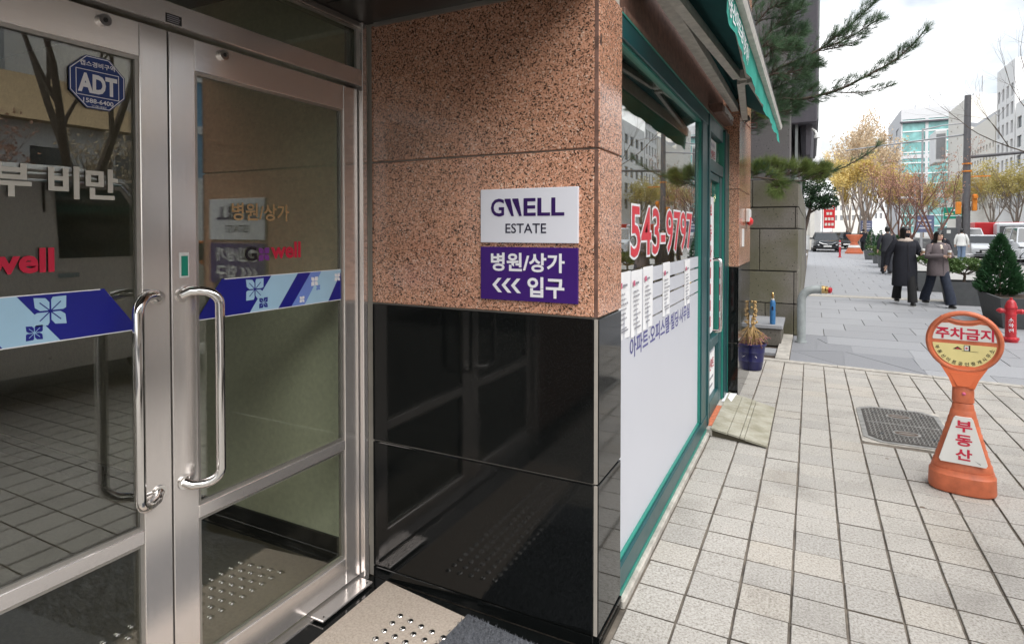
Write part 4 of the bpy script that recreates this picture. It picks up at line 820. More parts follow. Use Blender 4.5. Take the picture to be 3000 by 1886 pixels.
# plate below the grip opening
pt = [(-0.115, HZ+0.142)] + [(0.115*math.sin(R(q))*1.0*0.0 + x_, HZ + 0.142 - 0.030*math.cos(math.pi*x_/0.23)) for q, x_ in ((0,-0.08),(0,-0.04),(0,0.0),(0,0.04),(0,0.08))] + [(0.115, HZ+0.142)]
outl = arc(0.176, 51, -231, 40)
plate = [(x_, z_) for x_, z_ in pt] + outl[0:]
part('head_plate', MB().prism([(x_, -0.0115, z_) for x_, z_ in plate], (0, 0.023, 0)), 'orange_plastic', sg)
part('grip_lip', MB().tube([(x_, -0.004, z_+0.004) for x_, z_ in pt], 0.0135, 8), 'orange_plastic', sg, smooth=50)
for s_ in (-1, 1): part('grip_cheek', MB().prism([(s_*0.080,-0.014,HZ+0.112),(s_*0.13,-0.014,HZ+0.125),(s_*0.115,-0.014,HZ+0.152),(s_*0.070,-0.014,HZ+0.168)][::s_], (0,0.028,0)), 'orange_plastic', sg)
yfp = -0.0135
wp = [(-0.150, HZ+0.008)] + [p for p in arc(0.156, 176, 135, 8)] + [(-0.075, HZ+0.112), (-0.04, HZ+0.100), (0.0, HZ+0.097), (0.04, HZ+0.100), (0.075, HZ+0.112)] + arc(0.156, 45, 4, 8)
part('white_panel', MB().prism([(x_, yfp, z_) for x_, z_ in wp], (0, 0.0018, 0)), 'panel_white', sg)
yp = [(-0.153, HZ-0.014)] + arc(0.156, 187, 353, 24) + [(0.153, HZ-0.014)]
part('yellow_panel', MB().prism([(x_, yfp, z_) for x_, z_ in yp], (0, 0.0018, 0)), 'panel_yellow', sg)
lettering('주차금지', sg, 'sign_red', (-0.140, yfp-0.0012, HZ+0.014), EX, EZ, 0.282, 0.072, 0.03)
s_ = '부동산마트공인중개사무소'
for k, ch in enumerate(s_):
    a = R(198 + 144*k/(len(s_)-1)); c = Vector((0.138*math.cos(a), yfp-0.0012, HZ + 0.1345*math.sin(a))); t_ = Vector((-math.sin(a), 0, math.cos(a))); nn = Vector((-math.cos(a), 0, -math.sin(a)))
    lettering(ch, sg, 'black_ink', c - t_*0.0105 - nn*0.011, t_, nn, 0.021, 0.022, 0.015)
part('logo_house', MB().prism([(-0.055,yfp-0.0012,HZ-0.046),(-0.030,yfp-0.0012,HZ-0.028),(-0.006,yfp-0.0012,HZ-0.046)], (0,0.0008,0)), 'black_ink', sg); part('logo_house_roof', MB().prism([(-0.042,yfp-0.002,HZ-0.045),(-0.030,yfp-0.002,HZ-0.036),(-0.016,yfp-0.002,HZ-0.045)], (0,0.0006,0)), 'sign_red', sg)
part('logo_tower', MB().box(0.000, 0.031, yfp-0.0012, yfp-0.0002, HZ-0.052, HZ-0.018), 'black_ink', sg); part('logo_tower_face', MB().box(0.003, 0.023, yfp-0.0022, yfp-0.0012, HZ-0.050, HZ-0.021), 'panel_white', sg); part('logo_window', MB().box(0.008, 0.018, yfp-0.0028, yfp-0.0022, HZ-0.041, HZ-0.031), 'sign_red', sg)
part('logo_line', MB().box(-0.01, 0.070, yfp-0.0012, yfp-0.0004, HZ-0.0545, HZ-0.053), 'black_ink', sg)
# lower white panel on the cone
tp = lambda z: -(0.0985 - 0.047*((z-0.136)/0.40)) - 0.0035
lo = [(-0.108,0.185),(-0.116,0.20),(-0.048,0.445),(-0.038,0.458),(0.038,0.458),(0.048,0.445),(0.116,0.20),(0.108,0.185)]
part('lower_panel', MB().prism([(x_, tp(z_)-0.004, z_) for x_, z_ in lo], (0, 0.02, 0)), 'panel_white', sg)
for k, ch in enumerate('부동산'):
    z_ = 0.372 - k*0.082; lettering(ch, sg, 'sign_red', (-0.037, tp(z_)-0.0055, z_), EX, Vector((0, tp(z_+1)-tp(z_), 1)), 0.080, 0.066, 0.03)
part('scratch', MB().prism([(0.055,tp(0.215)-0.0058,0.215),(0.082,tp(0.20)-0.0058,0.198),(0.084,tp(0.20)-0.0058,0.200)], (0,0.0004,0)), 'black_ink', sg)
# ================================================================ neighbour building
nb = thing('stone_building', 'dark stone block building with jutting upper bays past the shop', 'building', (-1.5, 11, 0))
part('core', MB().box(-7, -0.19, 9.84, 30, 0, 2.30), 'neighbour_concrete', nb)
rows = [(0.0,0.47),(0.476,0.955),(0.965,1.600),(1.610,1.925),(1.935,2.345)]
cuts = [[-1.35,-0.62,-0.225,-0.165],[-1.35,-0.225,-0.165],[-1.35,-0.705,-0.165],[-1.35,-0.213,-0.165],[-1.35,-0.81,-0.165]]
for (z0, z1), cs in zip(rows, cuts):
    for a, b in zip(cs, cs[1:]): part('stone_block', MB().box(a+0.004, b-0.004, 9.79 + (0.012 if b > -0.2 and len(cs) > 3 else 0), 9.90, z0+0.004, z1-0.004, 0.006), 'neighbour_stone', nb)
y = 9.905
while y < 22:                                            # blocks on the street face
    for z0, z1 in rows: part('stone_block', MB().box(-0.2, -0.168, y+0.004, y+1.10, z0+0.004, z1-0.004, 0.005), 'neighbour_stone', nb)
    y += 1.108
part('upper_wall', MB().box(-7, -0.30, 10.05, 24, 2.36, 9.5), 'neighbour_concrete', nb)
for k in range(4): part('concrete_panel', MB().box(-1.4, -0.305, 10.0, 10.05, 2.36+k*1.25, 3.595+k*1.25, 0.004), 'neighbour_concrete', nb)
part('pilaster', MB().box(-0.245, -0.205, 10.7, 10.98, 2.36, 3.30), 'overhang_edge', nb)
part('bay', MB().box(-0.33, 0.075, 10.6, 16, 3.30, 9.5, 0.02), 'overhang_dark', nb); part('bay_edge', MB().box(0.0755, 0.095, 10.62, 16, 3.36, 9.5), 'overhang_edge', nb)
part('bay_foot', MB().loft([(2.80,.085,2.0),(2.83,.09,2.05),(3.0,.105,2.1),(3.299,.12,2.12)], 16, (-0.085, 12.9), pw=6), 'overhang_dark', nb, smooth=30)
part('lamp_arm', MB().tube([(0.0,10.75,3.22),(0.05,10.7,3.17),(0.06,10.68,3.12)], 0.02, 8), 'plastic_white', nb); part('spot_lamp', MB().loft([(3.06,.05,.05),(3.10,.04,.04),(3.14,.02,.02)], 12, (0.07, 10.66)), 'plastic_white', nb, smooth=True)
# step in front of the stone wall
sb = thing('stone_step', 'low grey stone step at the foot of the block wall', 'step', (-0.8, 9.3, 0))
part('step_body', MB().box(-1.3, -0.355, 8.92, 9.785, -0.02, 0.215, 0.004), 'neighbour_stone', sb); part('step_cap', MB().box(-1.3, -0.335, 8.89, 9.785, 0.2155, 0.270, 0.006), 'slab_grey', sb)
kbs = thing('edge_kerb', 'pale concrete kerb between the step and the grey forecourt', 'kerb', (-0.3, 8.7, 0))
part('kerb_stone', MB().box(-0.385, -0.228, 7.93, 9.78, -0.05, 0.018, 0.008), 'kerb_concrete', kbs)
struct('planting_strip', MB().box(-1.3, -0.39, 7.92, 8.885, -0.12, -0.03), 'soil')
struct('drain_cover', MB().box(-0.75, -0.395, 8.25, 8.60, -0.03, 0.004), 'slab_grey')
bt = thing('gas_cylinder', 'slim blue gas cylinder standing on the stone step', 'gas cylinder', (-0.468, 8.98, 0.2702), world=False)
part('tank', MB().loft([(0,.031,.031),(0.01,.036,.036),(0.03,.037,.037),(0.295,.036,.036),(0.325,.031,.031),(0.345,.016,.016)], 20), 'blue_tank', bt, smooth=50)
part('neck_ring', MB().lathe([(0.020,0.335),(0.022,0.345),(0.020,0.36)], 16), 'plastic_white', bt, smooth=50)
part('valve', MB().lathe([(0.012,0.36),(0.012,0.385),(0.020,0.39),(0.020,0.405),(0.010,0.41),(0.010,0.425),(0.016,0.43),(0.006,0.445)], 14), 'brass', bt, smooth=50); part('valve_outlet', MB().tube([(0,0,0.395),(0.03,-0.012,0.395)], 0.008, 8), 'polished_steel', bt, smooth=50)
part('marking', MB().box(-0.012, 0.012, -0.0385, -0.036, 0.20, 0.25), 'navy_ink', bt)
# flower pot
po = thing('flower_pot', 'dark blue plastic pot with a withered plant beside the granite pier', 'flower pot', (-0.575, 7.20, 0.0015), world=False)
part('pot', MB().loft([(0,.082,.082),(0.012,.094,.094),(0.10,.108,.108),(0.105,.111,.111),(0.11,.109,.109),(0.20,.119,.119),(0.205,.122,.122),(0.21,.12,.12),(0.275,.127,.127),(0.28,.139,.139),(0.30,.140,.140),(0.302,.130,.130),(0.26,.122,.122),(0.258,.02,.02)], 28, caps=False), 'pot_blue', po, smooth=50)
part('soil', MB().lathe([(0.001,0.25),(0.12,0.25),(0.12,0.262),(0.001,0.27)], 20), 'soil', po)
part('emblem', MB().tube([(0.035+0.012*math.cos(a), -0.116-0.006*math.sin(a*0.5), 0.15+0.02*math.sin(a)) for a in [0.2*k for k in range(12)]], 0.003, 5), 'plastic_white', po)
rr = random.Random(9); stx = MB(); lv = MB()
stx.tube([(0,0,0.26),(0.005,0.0,0.40),(-0.01,0.005,0.55),(0.02,0.0,0.66),(0.01,0.0,0.78)], [.014,.016,.018,.013,.014], 7)
for k in range(26): stx.ball((rr.uniform(-.025,.035), rr.uniform(-.02,.02), rr.uniform(.50,.80)), .012,.012,.016, 6, 4)
for k in range(60):
    a = rr.uniform(0, 6.28); r0 = rr.uniform(.05,.15); z0 = rr.uniform(.38,.50); z1 = rr.uniform(.28,.40)
    stx.tube([(0.005*math.cos(a), .005*math.sin(a), z0), (r0*.6*math.cos(a), r0*.6*math.sin(a), (z0+z1)/2), (r0*math.cos(a), r0*math.sin(a), z1-.02)], [.005,.004,.003], 4)
    for q in range(3):
        c = Vector((r0*math.cos(a)+rr.uniform(-.03,.03), r0*math.sin(a)+rr.uniform(-.03,.03), z1+rr.uniform(-.04,.03))); u_ = Vector((rr.uniform(-1,1), rr.uniform(-1,1), rr.uniform(-1,1))).normalized()*.022; v_ = u_.orthogonal().normalized()*.006
        lv.add([c-u_, c+v_, c+u_, c-v_], [(0,1,2,3)])
part('dry_stems', stx, 'dry_stem', po, smooth=60); part('dry_leaves', lv, 'dry_leaf', po)
# standpipe
sp_ = thing('standpipe', 'grey fire standpipe bent over with brass couplings and red cap', 'standpipe', (-0.11, 9.25, 0.001), world=False)
pth = [(0,0,0),(0,0,0.60)] + [(0.17*(1-math.cos(R(a))), 0, 0.60 + 0.155*math.sin(R(a))) for a in (18,36,54,72,90)] + [(0.245,0,0.757)]
part('pipe', MB().tube(pth, 0.056, 20), 'galvanised', sp_, smooth=50); part('weld_ring', MB().tube([(0,0,0.585),(0,0,0.60)], 0.0585, 20), 'galvanised', sp_, smooth=50)
part('flange', MB().tube([(0.235,0,0.757),(0.245,0,0.757)], 0.068, 20), 'galvanised', sp_, smooth=50); part('base_collar', MB().tube([(0,0,0),(0,0,0.02)], 0.075, 20), 'galvanised', sp_, smooth=50); part('flange_pin', MB().box(0.236,0.244,-0.006,0.006,0.82,0.865), 'galvanised', sp_)
c1 = part('coupling', MB().tube([(0.246,0,0.757),(0.27,-0.002,0.757),(0.30,-0.008,0.755),(0.34,-0.02,0.752)], [.054,.056,.050,.046], 20), 'brass', sp_, smooth=50)
part('coupling_ring', MB().tube([(0.30,-0.008,0.755),(0.318,-0.013,0.754)], 0.055, 12), 'brass', c1, smooth=50); part('red_cap', MB().tube([(0.34,-0.02,0.752),(0.365,-0.029,0.750),(0.372,-0.031,0.749)], [.042,.040,.028], 20), 'red_paint', c1, smooth=50)
c2 = part('coupling', MB().tube([(0.27,0.01,0.757),(0.31,0.06,0.755)], [.05,.045], 16), 'brass', sp_, smooth=50)

# ================================================================ vegetation builders
def tuft(mb, p, d, rr, n, ln, wd, spread):
    d = Vector(d).normalized(); a = d.orthogonal().normalized(); b = d.cross(a)
    for k in range(n):
        th = rr.uniform(0, 6.283); s_ = rr.uniform(0.15, 1)*spread; t = (d + (a*math.cos(th) + b*math.sin(th))*s_).normalized(); l = ln*rr.uniform(.7, 1.15)
        side = t.cross(Vector((rr.uniform(-1,1), rr.uniform(-1,1), rr.uniform(-1,1)))).normalized()*wd
        q = p + d*rr.uniform(-.02, .03); mb.add([q - side, q + side, q + t*l + Vector((0,0,-l*0.08))], [(0, 1, 2)])
def spline(pts, n):
    P = [Vector(p) for p in pts]; out_ = []
    for i in range(len(P)-1):
        p0, p1, p2, p3 = P[max(i-1,0)], P[i], P[i+1], P[min(i+2,len(P)-1)]
        for k in range(n):
            t = k/n; out_.append(0.5*((2*p1) + (p2-p0)*t + (2*p0-5*p1+4*p2-p3)*t*t + (3*p1-p0-3*p2+p3)*t**3))
    return out_ + [P[-1]]
CAMP = Vector((0, 0, 1.58)); _yw, _pi = R(26.9), R(1.1046)
_fw = Vector((-math.sin(_yw)*math.cos(_pi), math.cos(_yw)*math.cos(_pi), -math.sin(_pi))); _rt = Vector((math.cos(_yw), math.sin(_yw), 0)); _up = _rt.cross(_fw)
def at(px, py, Y):                       # a point of the photograph at a chosen depth along the street
    d = _fw + _rt*((px-1500)/1726.4) - _up*((py-708.3)/1726.4); return CAMP + d*(Y/d.y)
def pine():
    t = thing('pine_tree', 'long needled pine reaching over the forecourt from beside the stone wall', 'tree', (-1.05, 8.75, -0.03))
    wood = MB(); need = MB(); fresh = MB(); rr = random.Random(31); base = Vector((-1.05, 8.75, -0.03))
    wood.tube([base, (-1.0,8.72,0.9), (-1.08,8.7,1.9), (-0.98,8.68,3.0), (-1.03,8.6,4.2), (-0.95,8.6,5.6)], [.09,.08,.07,.062,.052,.035], 10)
    def limb(pts, r0, dens, mat, tl, side=6, fan=0.22):
        P = spline(pts, 9); wood.tube(P, [r0*(1-0.8*i/len(P)) + 0.0022 for i in range(len(P))], 6)
        n = len(P)
        for i in range(2, n):
            f = i/n; d = (P[i]-P[i-1]).normalized()
            for k in range(dens if rr.random() < .8 else 0):
                a = rr.uniform(0, 6.28); o_ = d.orthogonal().normalized(); o2 = d.cross(o_); sd = (o_*math.cos(a) + o2*math.sin(a)); sd.y *= 0.7
                L = rr.uniform(.05, fan)*(1.12 - 0.75*f); q = P[i] + (d*0.75 + sd*0.8 + Vector((0,0,.22))).normalized()*L
                wood.tube([P[i], (P[i]+q)/2 + Vector((0,0,-.01)), q], [.004,.003,.002], 4, caps=False)
                tuft(mat, q, (q - P[i]) + d*0.08 + Vector((0,0,.05)), rr, 27, tl, 0.0014, 1.3)
            if i % 3 == 0: tuft(mat, P[i], d + Vector((0,0,.2)), rr, 8, tl, 0.00135, 1.4)
        tuft(mat, P[-1], P[-1]-P[-2], rr, 24, tl, 0.0016, 0.7)
    A = lambda x, y, Y: at(x, y, Y)
    limb([(-1.0,8.62,3.2), A(2262,215,8.35), A(2330,180,8.3), A(2400,146,8.25), A(2455,103,8.2), A(2505,62,8.2), A(2560,10,8.2)], .019, 3, need, .120)
    limb([A(2400,146,8.25), A(2450,128,8.2), A(2510,98,8.15), A(2568,60,8.1)], .009, 3, need, .120)
    limb([A(2400,150,8.25), A(2470,135,8.2), A(2525,112,8.2)], .005, 1, need, .110, fan=0.12)
    limb([(-1.0,8.6,2.9), A(2270,300,8.4), A(2340,292,8.3), A(2400,280,8.2), A(2470,258,8.1), A(2540,222,8.0), A(2610,184,7.95), A(2665,140,7.9), A(2708,92,7.9)], .020, 3, need, .120, fan=0.17)
    limb([A(2440,270,8.15), A(2500,272,8.1), A(2560,266,8.1), A(2605,252,8.1)], .005, 1, need, .105, fan=0.10)
    for pts in ([(-1,8.6,3.6), A(2250,100,8.5), A(2300,60,8.5), A(2345,20,8.5)], [(-1,8.6,3.9), A(2240,40,8.4), A(2290,10,8.4), A(2330,-40,8.4)], [(-1,8.6,3.3), A(2240,170,8.6), A(2300,120,8.6), A(2350,95,8.6)],
                [(-1,8.6,3.1), A(2240,230,8.2), A(2310,215,8.2), A(2385,190,8.2)], [(-1,8.6,2.9), A(2245,330,8.5), A(2300,300,8.5), A(2370,262,8.5)], [(-1,8.6,2.9), A(2230,290,8.7), A(2290,250,8.7), A(2360,228,8.7)], [(-1,8.6,2.8), A(2220,345,8.3), A(2265,335,8.3), A(2330,318,8.3)], [(-1,8.6,3.4), A(2230,140,8.1), A(2275,150,8.1), A(2330,140,8.1)], [(-1,8.6,4.1), A(2235,-30,8.5), A(2290,-60,8.5), A(2340,-90,8.5)]):
        limb(pts, .014, 7, need, .120, fan=0.28)
    for pts in ([(-1,8.6,2.25), A(2215,500,8.0), A(2270,512,8.0), A(2330,505,8.0), A(2395,500,8.0), A(2450,498,7.95), A(2510,470,7.9), A(2570,430,7.9)], [(-1,8.6,2.3), A(2215,520,7.9), A(2290,528,7.9), A(2350,530,7.9), A(2420,512,7.9)]):
        limb(pts, .011, 1, need, .110, fan=0.09)
    for pts in ([A(2215,515,8.0), A(2235,495,8.0), A(2262,480,8.0)], [A(2250,515,8.0), A(2275,500,8.0), A(2310,482,8.0)], [A(2300,515,7.9), A(2325,500,7.9), A(2355,488,7.9)], [A(2330,520,7.9), A(2360,508,7.9), A(2395,490,7.9)], [A(2360,525,7.9), A(2395,515,7.9), A(2418,498,7.9)], [A(2230,525,7.9), A(2260,525,7.9), A(2290,540,7.9)], [A(2290,528,7.9), A(2280,545,7.9), A(2275,556,7.9)], [A(2200,520,8.0), A(2212,505,8.0), A(2222,490,8.0)], [A(2200,330,8.0), A(2212,328,8.0), A(2240,322,8.0)]):
        limb(pts, .004, 4, fresh, .110, fan=0.13)
    part('trunk', wood, 'bark', t, smooth=60); part('needles', need, 'pine_needle', t); part('fresh_needles', fresh, 'pine_needle_fresh', t)
pine()
def leafcloud(mb, rr, c, rad, n, ls, flat=1.0, shell=0.4):
    for k in range(n):
        d = Vector((rr.gauss(0,1), rr.gauss(0,1), rr.gauss(0,1))).normalized()*(rr.uniform(shell, 1.0)**0.6); p = Vector((c[0]+d.x*rad[0], c[1]+d.y*rad[1], c[2]+d.z*rad[2]))
        u_ = Vector((rr.uniform(-1,1), rr.uniform(-1,1), rr.uniform(-1,1)*flat)).normalized()*ls*rr.uniform(.6,1.2); v_ = u_.cross(Vector((rr.uniform(-1,1), rr.uniform(-1,1), rr.uniform(-1,1)))).normalized()*ls*.5
        mb.add([p-u_, p+v_, p+u_, p-v_], [(0,1,2,3)])
def tree(name, label, loc, h, trunk_r, seed, bark, leafmat=None, nleaf=0, ls=.08, spread=0.5, levels=4, first=0.25, group=None, up=0.35, kids=3, droop=0.0, lean=(0,0)):
    rr = random.Random(seed); t = thing(name, label, 'tree', loc, world=False, group=group); wood = MB(); tips = []
    def grow(p, d, L, r, lev):
        n = 4; pts = [p]; q = p
        for k in range(n):
            d = (d + Vector((rr.uniform(-1,1), rr.uniform(-1,1), rr.uniform(-.5,.8)))*0.13 + Vector((0,0,up*0.1 - droop*0.1))).normalized(); q = q + d*(L/n); pts.append(q)
        wood.tube(pts, [r*(1-0.45*k/n) for k in range(n+1)], 6 if lev < 2 else 4, caps=False)
        if lev >= levels: tips.append((pts[-1], d, L)); tips.append((pts[2], d, L)); return
        for k in range(kids + (1 if rr.random() < .4 else 0)):
            f = rr.uniform(.45, 1.0) if k else 1.0; a = rr.uniform(0, 6.28); o_ = d.orthogonal().normalized(); o2 = d.cross(o_); s_ = rr.uniform(.35, 1.0)*spread*1.5 if k else .2
            grow(pts[max(1, min(n, int(round(f*n))))], (d + (o_*math.cos(a)+o2*math.sin(a))*s_ + Vector((0,0,up*.3))).normalized(), L*rr.uniform(.58,.80), r*.52, lev+1)
    L0 = h*first; q = Vector((lean[0]*L0, lean[1]*L0, L0)); wood.tube([(0,0,0), q*.5 + Vector((.02*h*rr.uniform(-1,1),0,0)), q], [trunk_r, trunk_r*.85, trunk_r*.7], 8, caps=False)
    for k in range(kids+1):
        a = k*6.283/(kids+1) + rr.uniform(-.4,.4); grow(q*rr.uniform(.85,1.0), Vector((math.cos(a)*spread, math.sin(a)*spread, 1)).normalized(), h*.30, trunk_r*.5, 1)
    mz = max(p[2] for p in wood.v); k = h/mz
    wood.v = [(p[0]*(1+(k-1)*.6), p[1]*(1+(k-1)*.6), p[2]*k) for p in wood.v]; tips = [(Vector((p.x*(1+(k-1)*.6), p.y*(1+(k-1)*.6), p.z*k)), d, L) for p, d, L in tips]
    part('trunk', wood, bark, t, smooth=60)
    if leafmat:
        lm = MB(); per = max(1, nleaf//len(tips))
        for p, d, L in tips: leafcloud(lm, rr, p, (L*.5, L*.5, L*.42), max(1, int(per*rr.uniform(.3,1.7))), ls, shell=.1)
        part('crown', lm, leafmat, t)
    return t

# ================================================================ planters, hydrant
def planter(loc, a, b, h, label, rz=0.0, cat='planter'):
    t = thing('planter', label, 'planter', loc, rz, 'grey planters along the forecourt edge', world=False); tp_ = 1.0; bt_ = .80; w_ = .03
    R_ = lambda s, z, i=0.0: [(-a*s+i,-b*s+i,z),(a*s-i,-b*s+i,z),(a*s-i,b*s-i,z),(-a*s+i,b*s-i,z)]
    part('tub', MB().rings([R_(bt_,0), R_(bt_+.01,.02), R_(.99,h-.03), R_(1,h), R_(1,h,w_), R_(.97,h-.06,w_)], caps=True), 'planter_grey', t, smooth=25)
    part('soil', MB().rings([R_(.96,h-.055,w_), R_(.96,h-.045,w_)]), 'soil', t); return t
def cone_shrub(loc, h, r, seed, label, mat='thuja', n=3200, ls=.034):
    rr = random.Random(seed); t = thing('conical_shrub', label, 'shrub', loc, world=False, group='clipped conical evergreens in the planters'); mb = MB(); wd = MB().tube([(0,0,-.03),(0,0,h*.8)], [.02,.005], 6)
    lobes = [(rr.uniform(0,6.28), rr.uniform(.05,.9), rr.uniform(.06,.14)) for _ in range(60)]
    for k in range(n):
        z = (1-rr.random()**.62)*1.0; a = rr.uniform(0,6.283); prof = (1-z)**.80*(1 if z > .10 else (.55+4.5*z)); q = prof*rr.uniform(.45,1.06)**.5*(1+.10*math.sin(a*5+z*22)+.06*math.sin(a*11-z*31))
        p = Vector((r*q*math.cos(a), r*q*math.sin(a), h*(.02+z*.98))); o_ = Vector((math.cos(a), math.sin(a), .9+rr.uniform(-.5,.6))).normalized(); l = ls*rr.uniform(.7,1.6); s_ = o_.cross(Vector((rr.uniform(-1,1), rr.uniform(-1,1), rr.uniform(-1,1)))).normalized()*l*.28
        mb.add([p - o_*l*.3, p + s_, p + o_*l, p - s_], [(0,1,2,3)])
    part('stem', wd, 'bark', t); part('foliage', mb, mat, t)
def flat_shrub(loc, h, r, seed, label, mat='shrub_green', n=1900):
    rr = random.Random(seed); t = thing('spreading_shrub', label, 'shrub', loc, world=False, group='low spreading shrubs in the planters'); wd = MB(); mb = MB()
    wd.tube([(0,0,-.04),(.02,0,h*.3),(0,.01,h*.45)], [.03,.026,.022], 7)
    for k in range(26):
        a = rr.uniform(0,6.28); rad = r*rr.uniform(.35,1.0); e = Vector((rad*math.cos(a), rad*math.sin(a), h*rr.uniform(.55,.95))); wd.tube([(0,0,h*.35), e*.5+Vector((0,0,h*.12)), e], [.010,.007,.003], 4)
        leafcloud(mb, rr, e, (.14,.14,.07), n//26, .030)
    part('stem', wd, 'bark', t); part('foliage', mb, mat, t)
planter((3.06, 12.62, 0.0), .36, .74, .50, 'nearest dark grey planter, holding the conical evergreen behind the hydrant'); cone_shrub((2.95, 13.02, .455), 1.06, .385, 1, 'dense conical evergreen behind the red hydrant', n=5200, ls=.045)
planter((2.92, 15.60, 0.0), .36, .36, .50, 'dark grey planter with a low spreading shrub beside the grey coat pedestrian'); flat_shrub((2.92, 15.60, .455), .50, .50, 2, 'low spreading shrub in the planter by the grey coat pedestrian', n=3000)
planter((2.78, 18.65, 0.0), .34, .34, .50, 'dark grey planter seen between the two walking women'); flat_shrub((2.78, 18.65, .455), .48, .40, 3, 'low shrub in the planter between the two walking women')
for k, (yy, xx) in enumerate(((25.5, 2.80), (29.4, 2.85), (33.1, 2.95), (37.2, 2.90))):
    nth = ('fourth', 'fifth', 'sixth', 'seventh')[k]
    planter((xx, yy, 0.0), .32, .32, .50, f'{nth} grey planter along the forecourt, counted from the hydrant')
    if k in (0, 3, 2): cone_shrub((xx, yy, .455), .95 + .1*k, .32, 10+k, f'conical evergreen in the {nth} planter counted from the hydrant', n=900, ls=.06)
    if k in (1,): flat_shrub((xx, yy, .455), .50, .42, 20+k, f'green spreading shrub in the {nth} planter counted from the hydrant')
flat_shrub((2.80, 30.6, 0.0), 0.9, .5, 27, 'bright green shrub between the farther planters')
hy = thing('fire_hydrant', 'red fire hydrant with white lettering beside the nearest planter', 'fire hydrant', (2.54, 10.64, 0.0005), R(-10), world=False)
part('barrel', MB().lathe([(.085,0),(.085,.02),(.098,.03),(.098,.055),(.075,.062),(.066,.07),(.064,.38),(.068,.385),(.068,.40),(.064,.41),(.066,.47),(.074,.48),(.074,.50),(.066,.515),(.058,.55),(.040,.585),(.018,.60),(.018,.625),(.001,.627)], 24), 'red_paint', hy, smooth=35)
for s in (-1, 1):
    nz = part('nozzle', MB().tube([(s*.05,0,.435),(s*.10,0,.435),(s*.115,0,.435)], [.034,.034,.040], 14), 'red_paint', hy, smooth=40); part('nozzle_cap', MB().tube([(s*.1155,0,.435),(s*.135,0,.435),(s*.15,0,.435),(s*.165,0,.435)], [.038,.034,.018,.010], 10), 'red_paint', nz, smooth=40)
for k in range(10): part('flange_bolt', MB().tube([(.089*math.cos(k*.628),.089*math.sin(k*.628),.055),(.089*math.cos(k*.628),.089*math.sin(k*.628),.066)], .007, 6), 'red_paint', hy)
for k, ch in enumerate('소화전'):
    z_ = .285 - k*.072; lettering(ch, hy, 'white_ink', (0,0,0), EX, EZ, .060, .058, .02, fn=lambda a, b, l, z_=z_: Vector((.066*math.sin((a-.030)/.066), -.0665*math.cos((a-.030)/.066), z_+b)))
# second cone-like stand and bollard in the distance
cn = thing('parking_stand', 'distant orange hourglass stand on the pavement near the black car', 'sign stand', (2.62, 46.2, 0.001), world=False)
part('body', MB().loft([(0,.55,.45),(.12,.55,.45),(.13,.5,.4),(.75,.2,.2),(.8,.2,.2),(1.2,.48,.2),(1.25,.5,.2),(1.3,.48,.18)], 24), 'orange_plastic', cn, smooth=40); part('band', MB().loft([(.42,.39,.33),(.58,.31,.27)], 24, caps=False), 'panel_white', cn)
bo = thing('bollard', 'red marker post with a pale band near the black car', 'bollard', (1.52, 39.5, 0.001), world=False)
part('post', MB().lathe([(.09,0),(.09,.03),(.055,.05),(.05,.95),(.04,1.0),(.001,1.01)], 14), 'red_paint', bo, smooth=40); part('band', MB().lathe([(.053,.62),(.053,.72)], 14), 'panel_white', bo); part('band', MB().lathe([(.053,.80),(.053,.88)], 14), 'panel_white', bo)
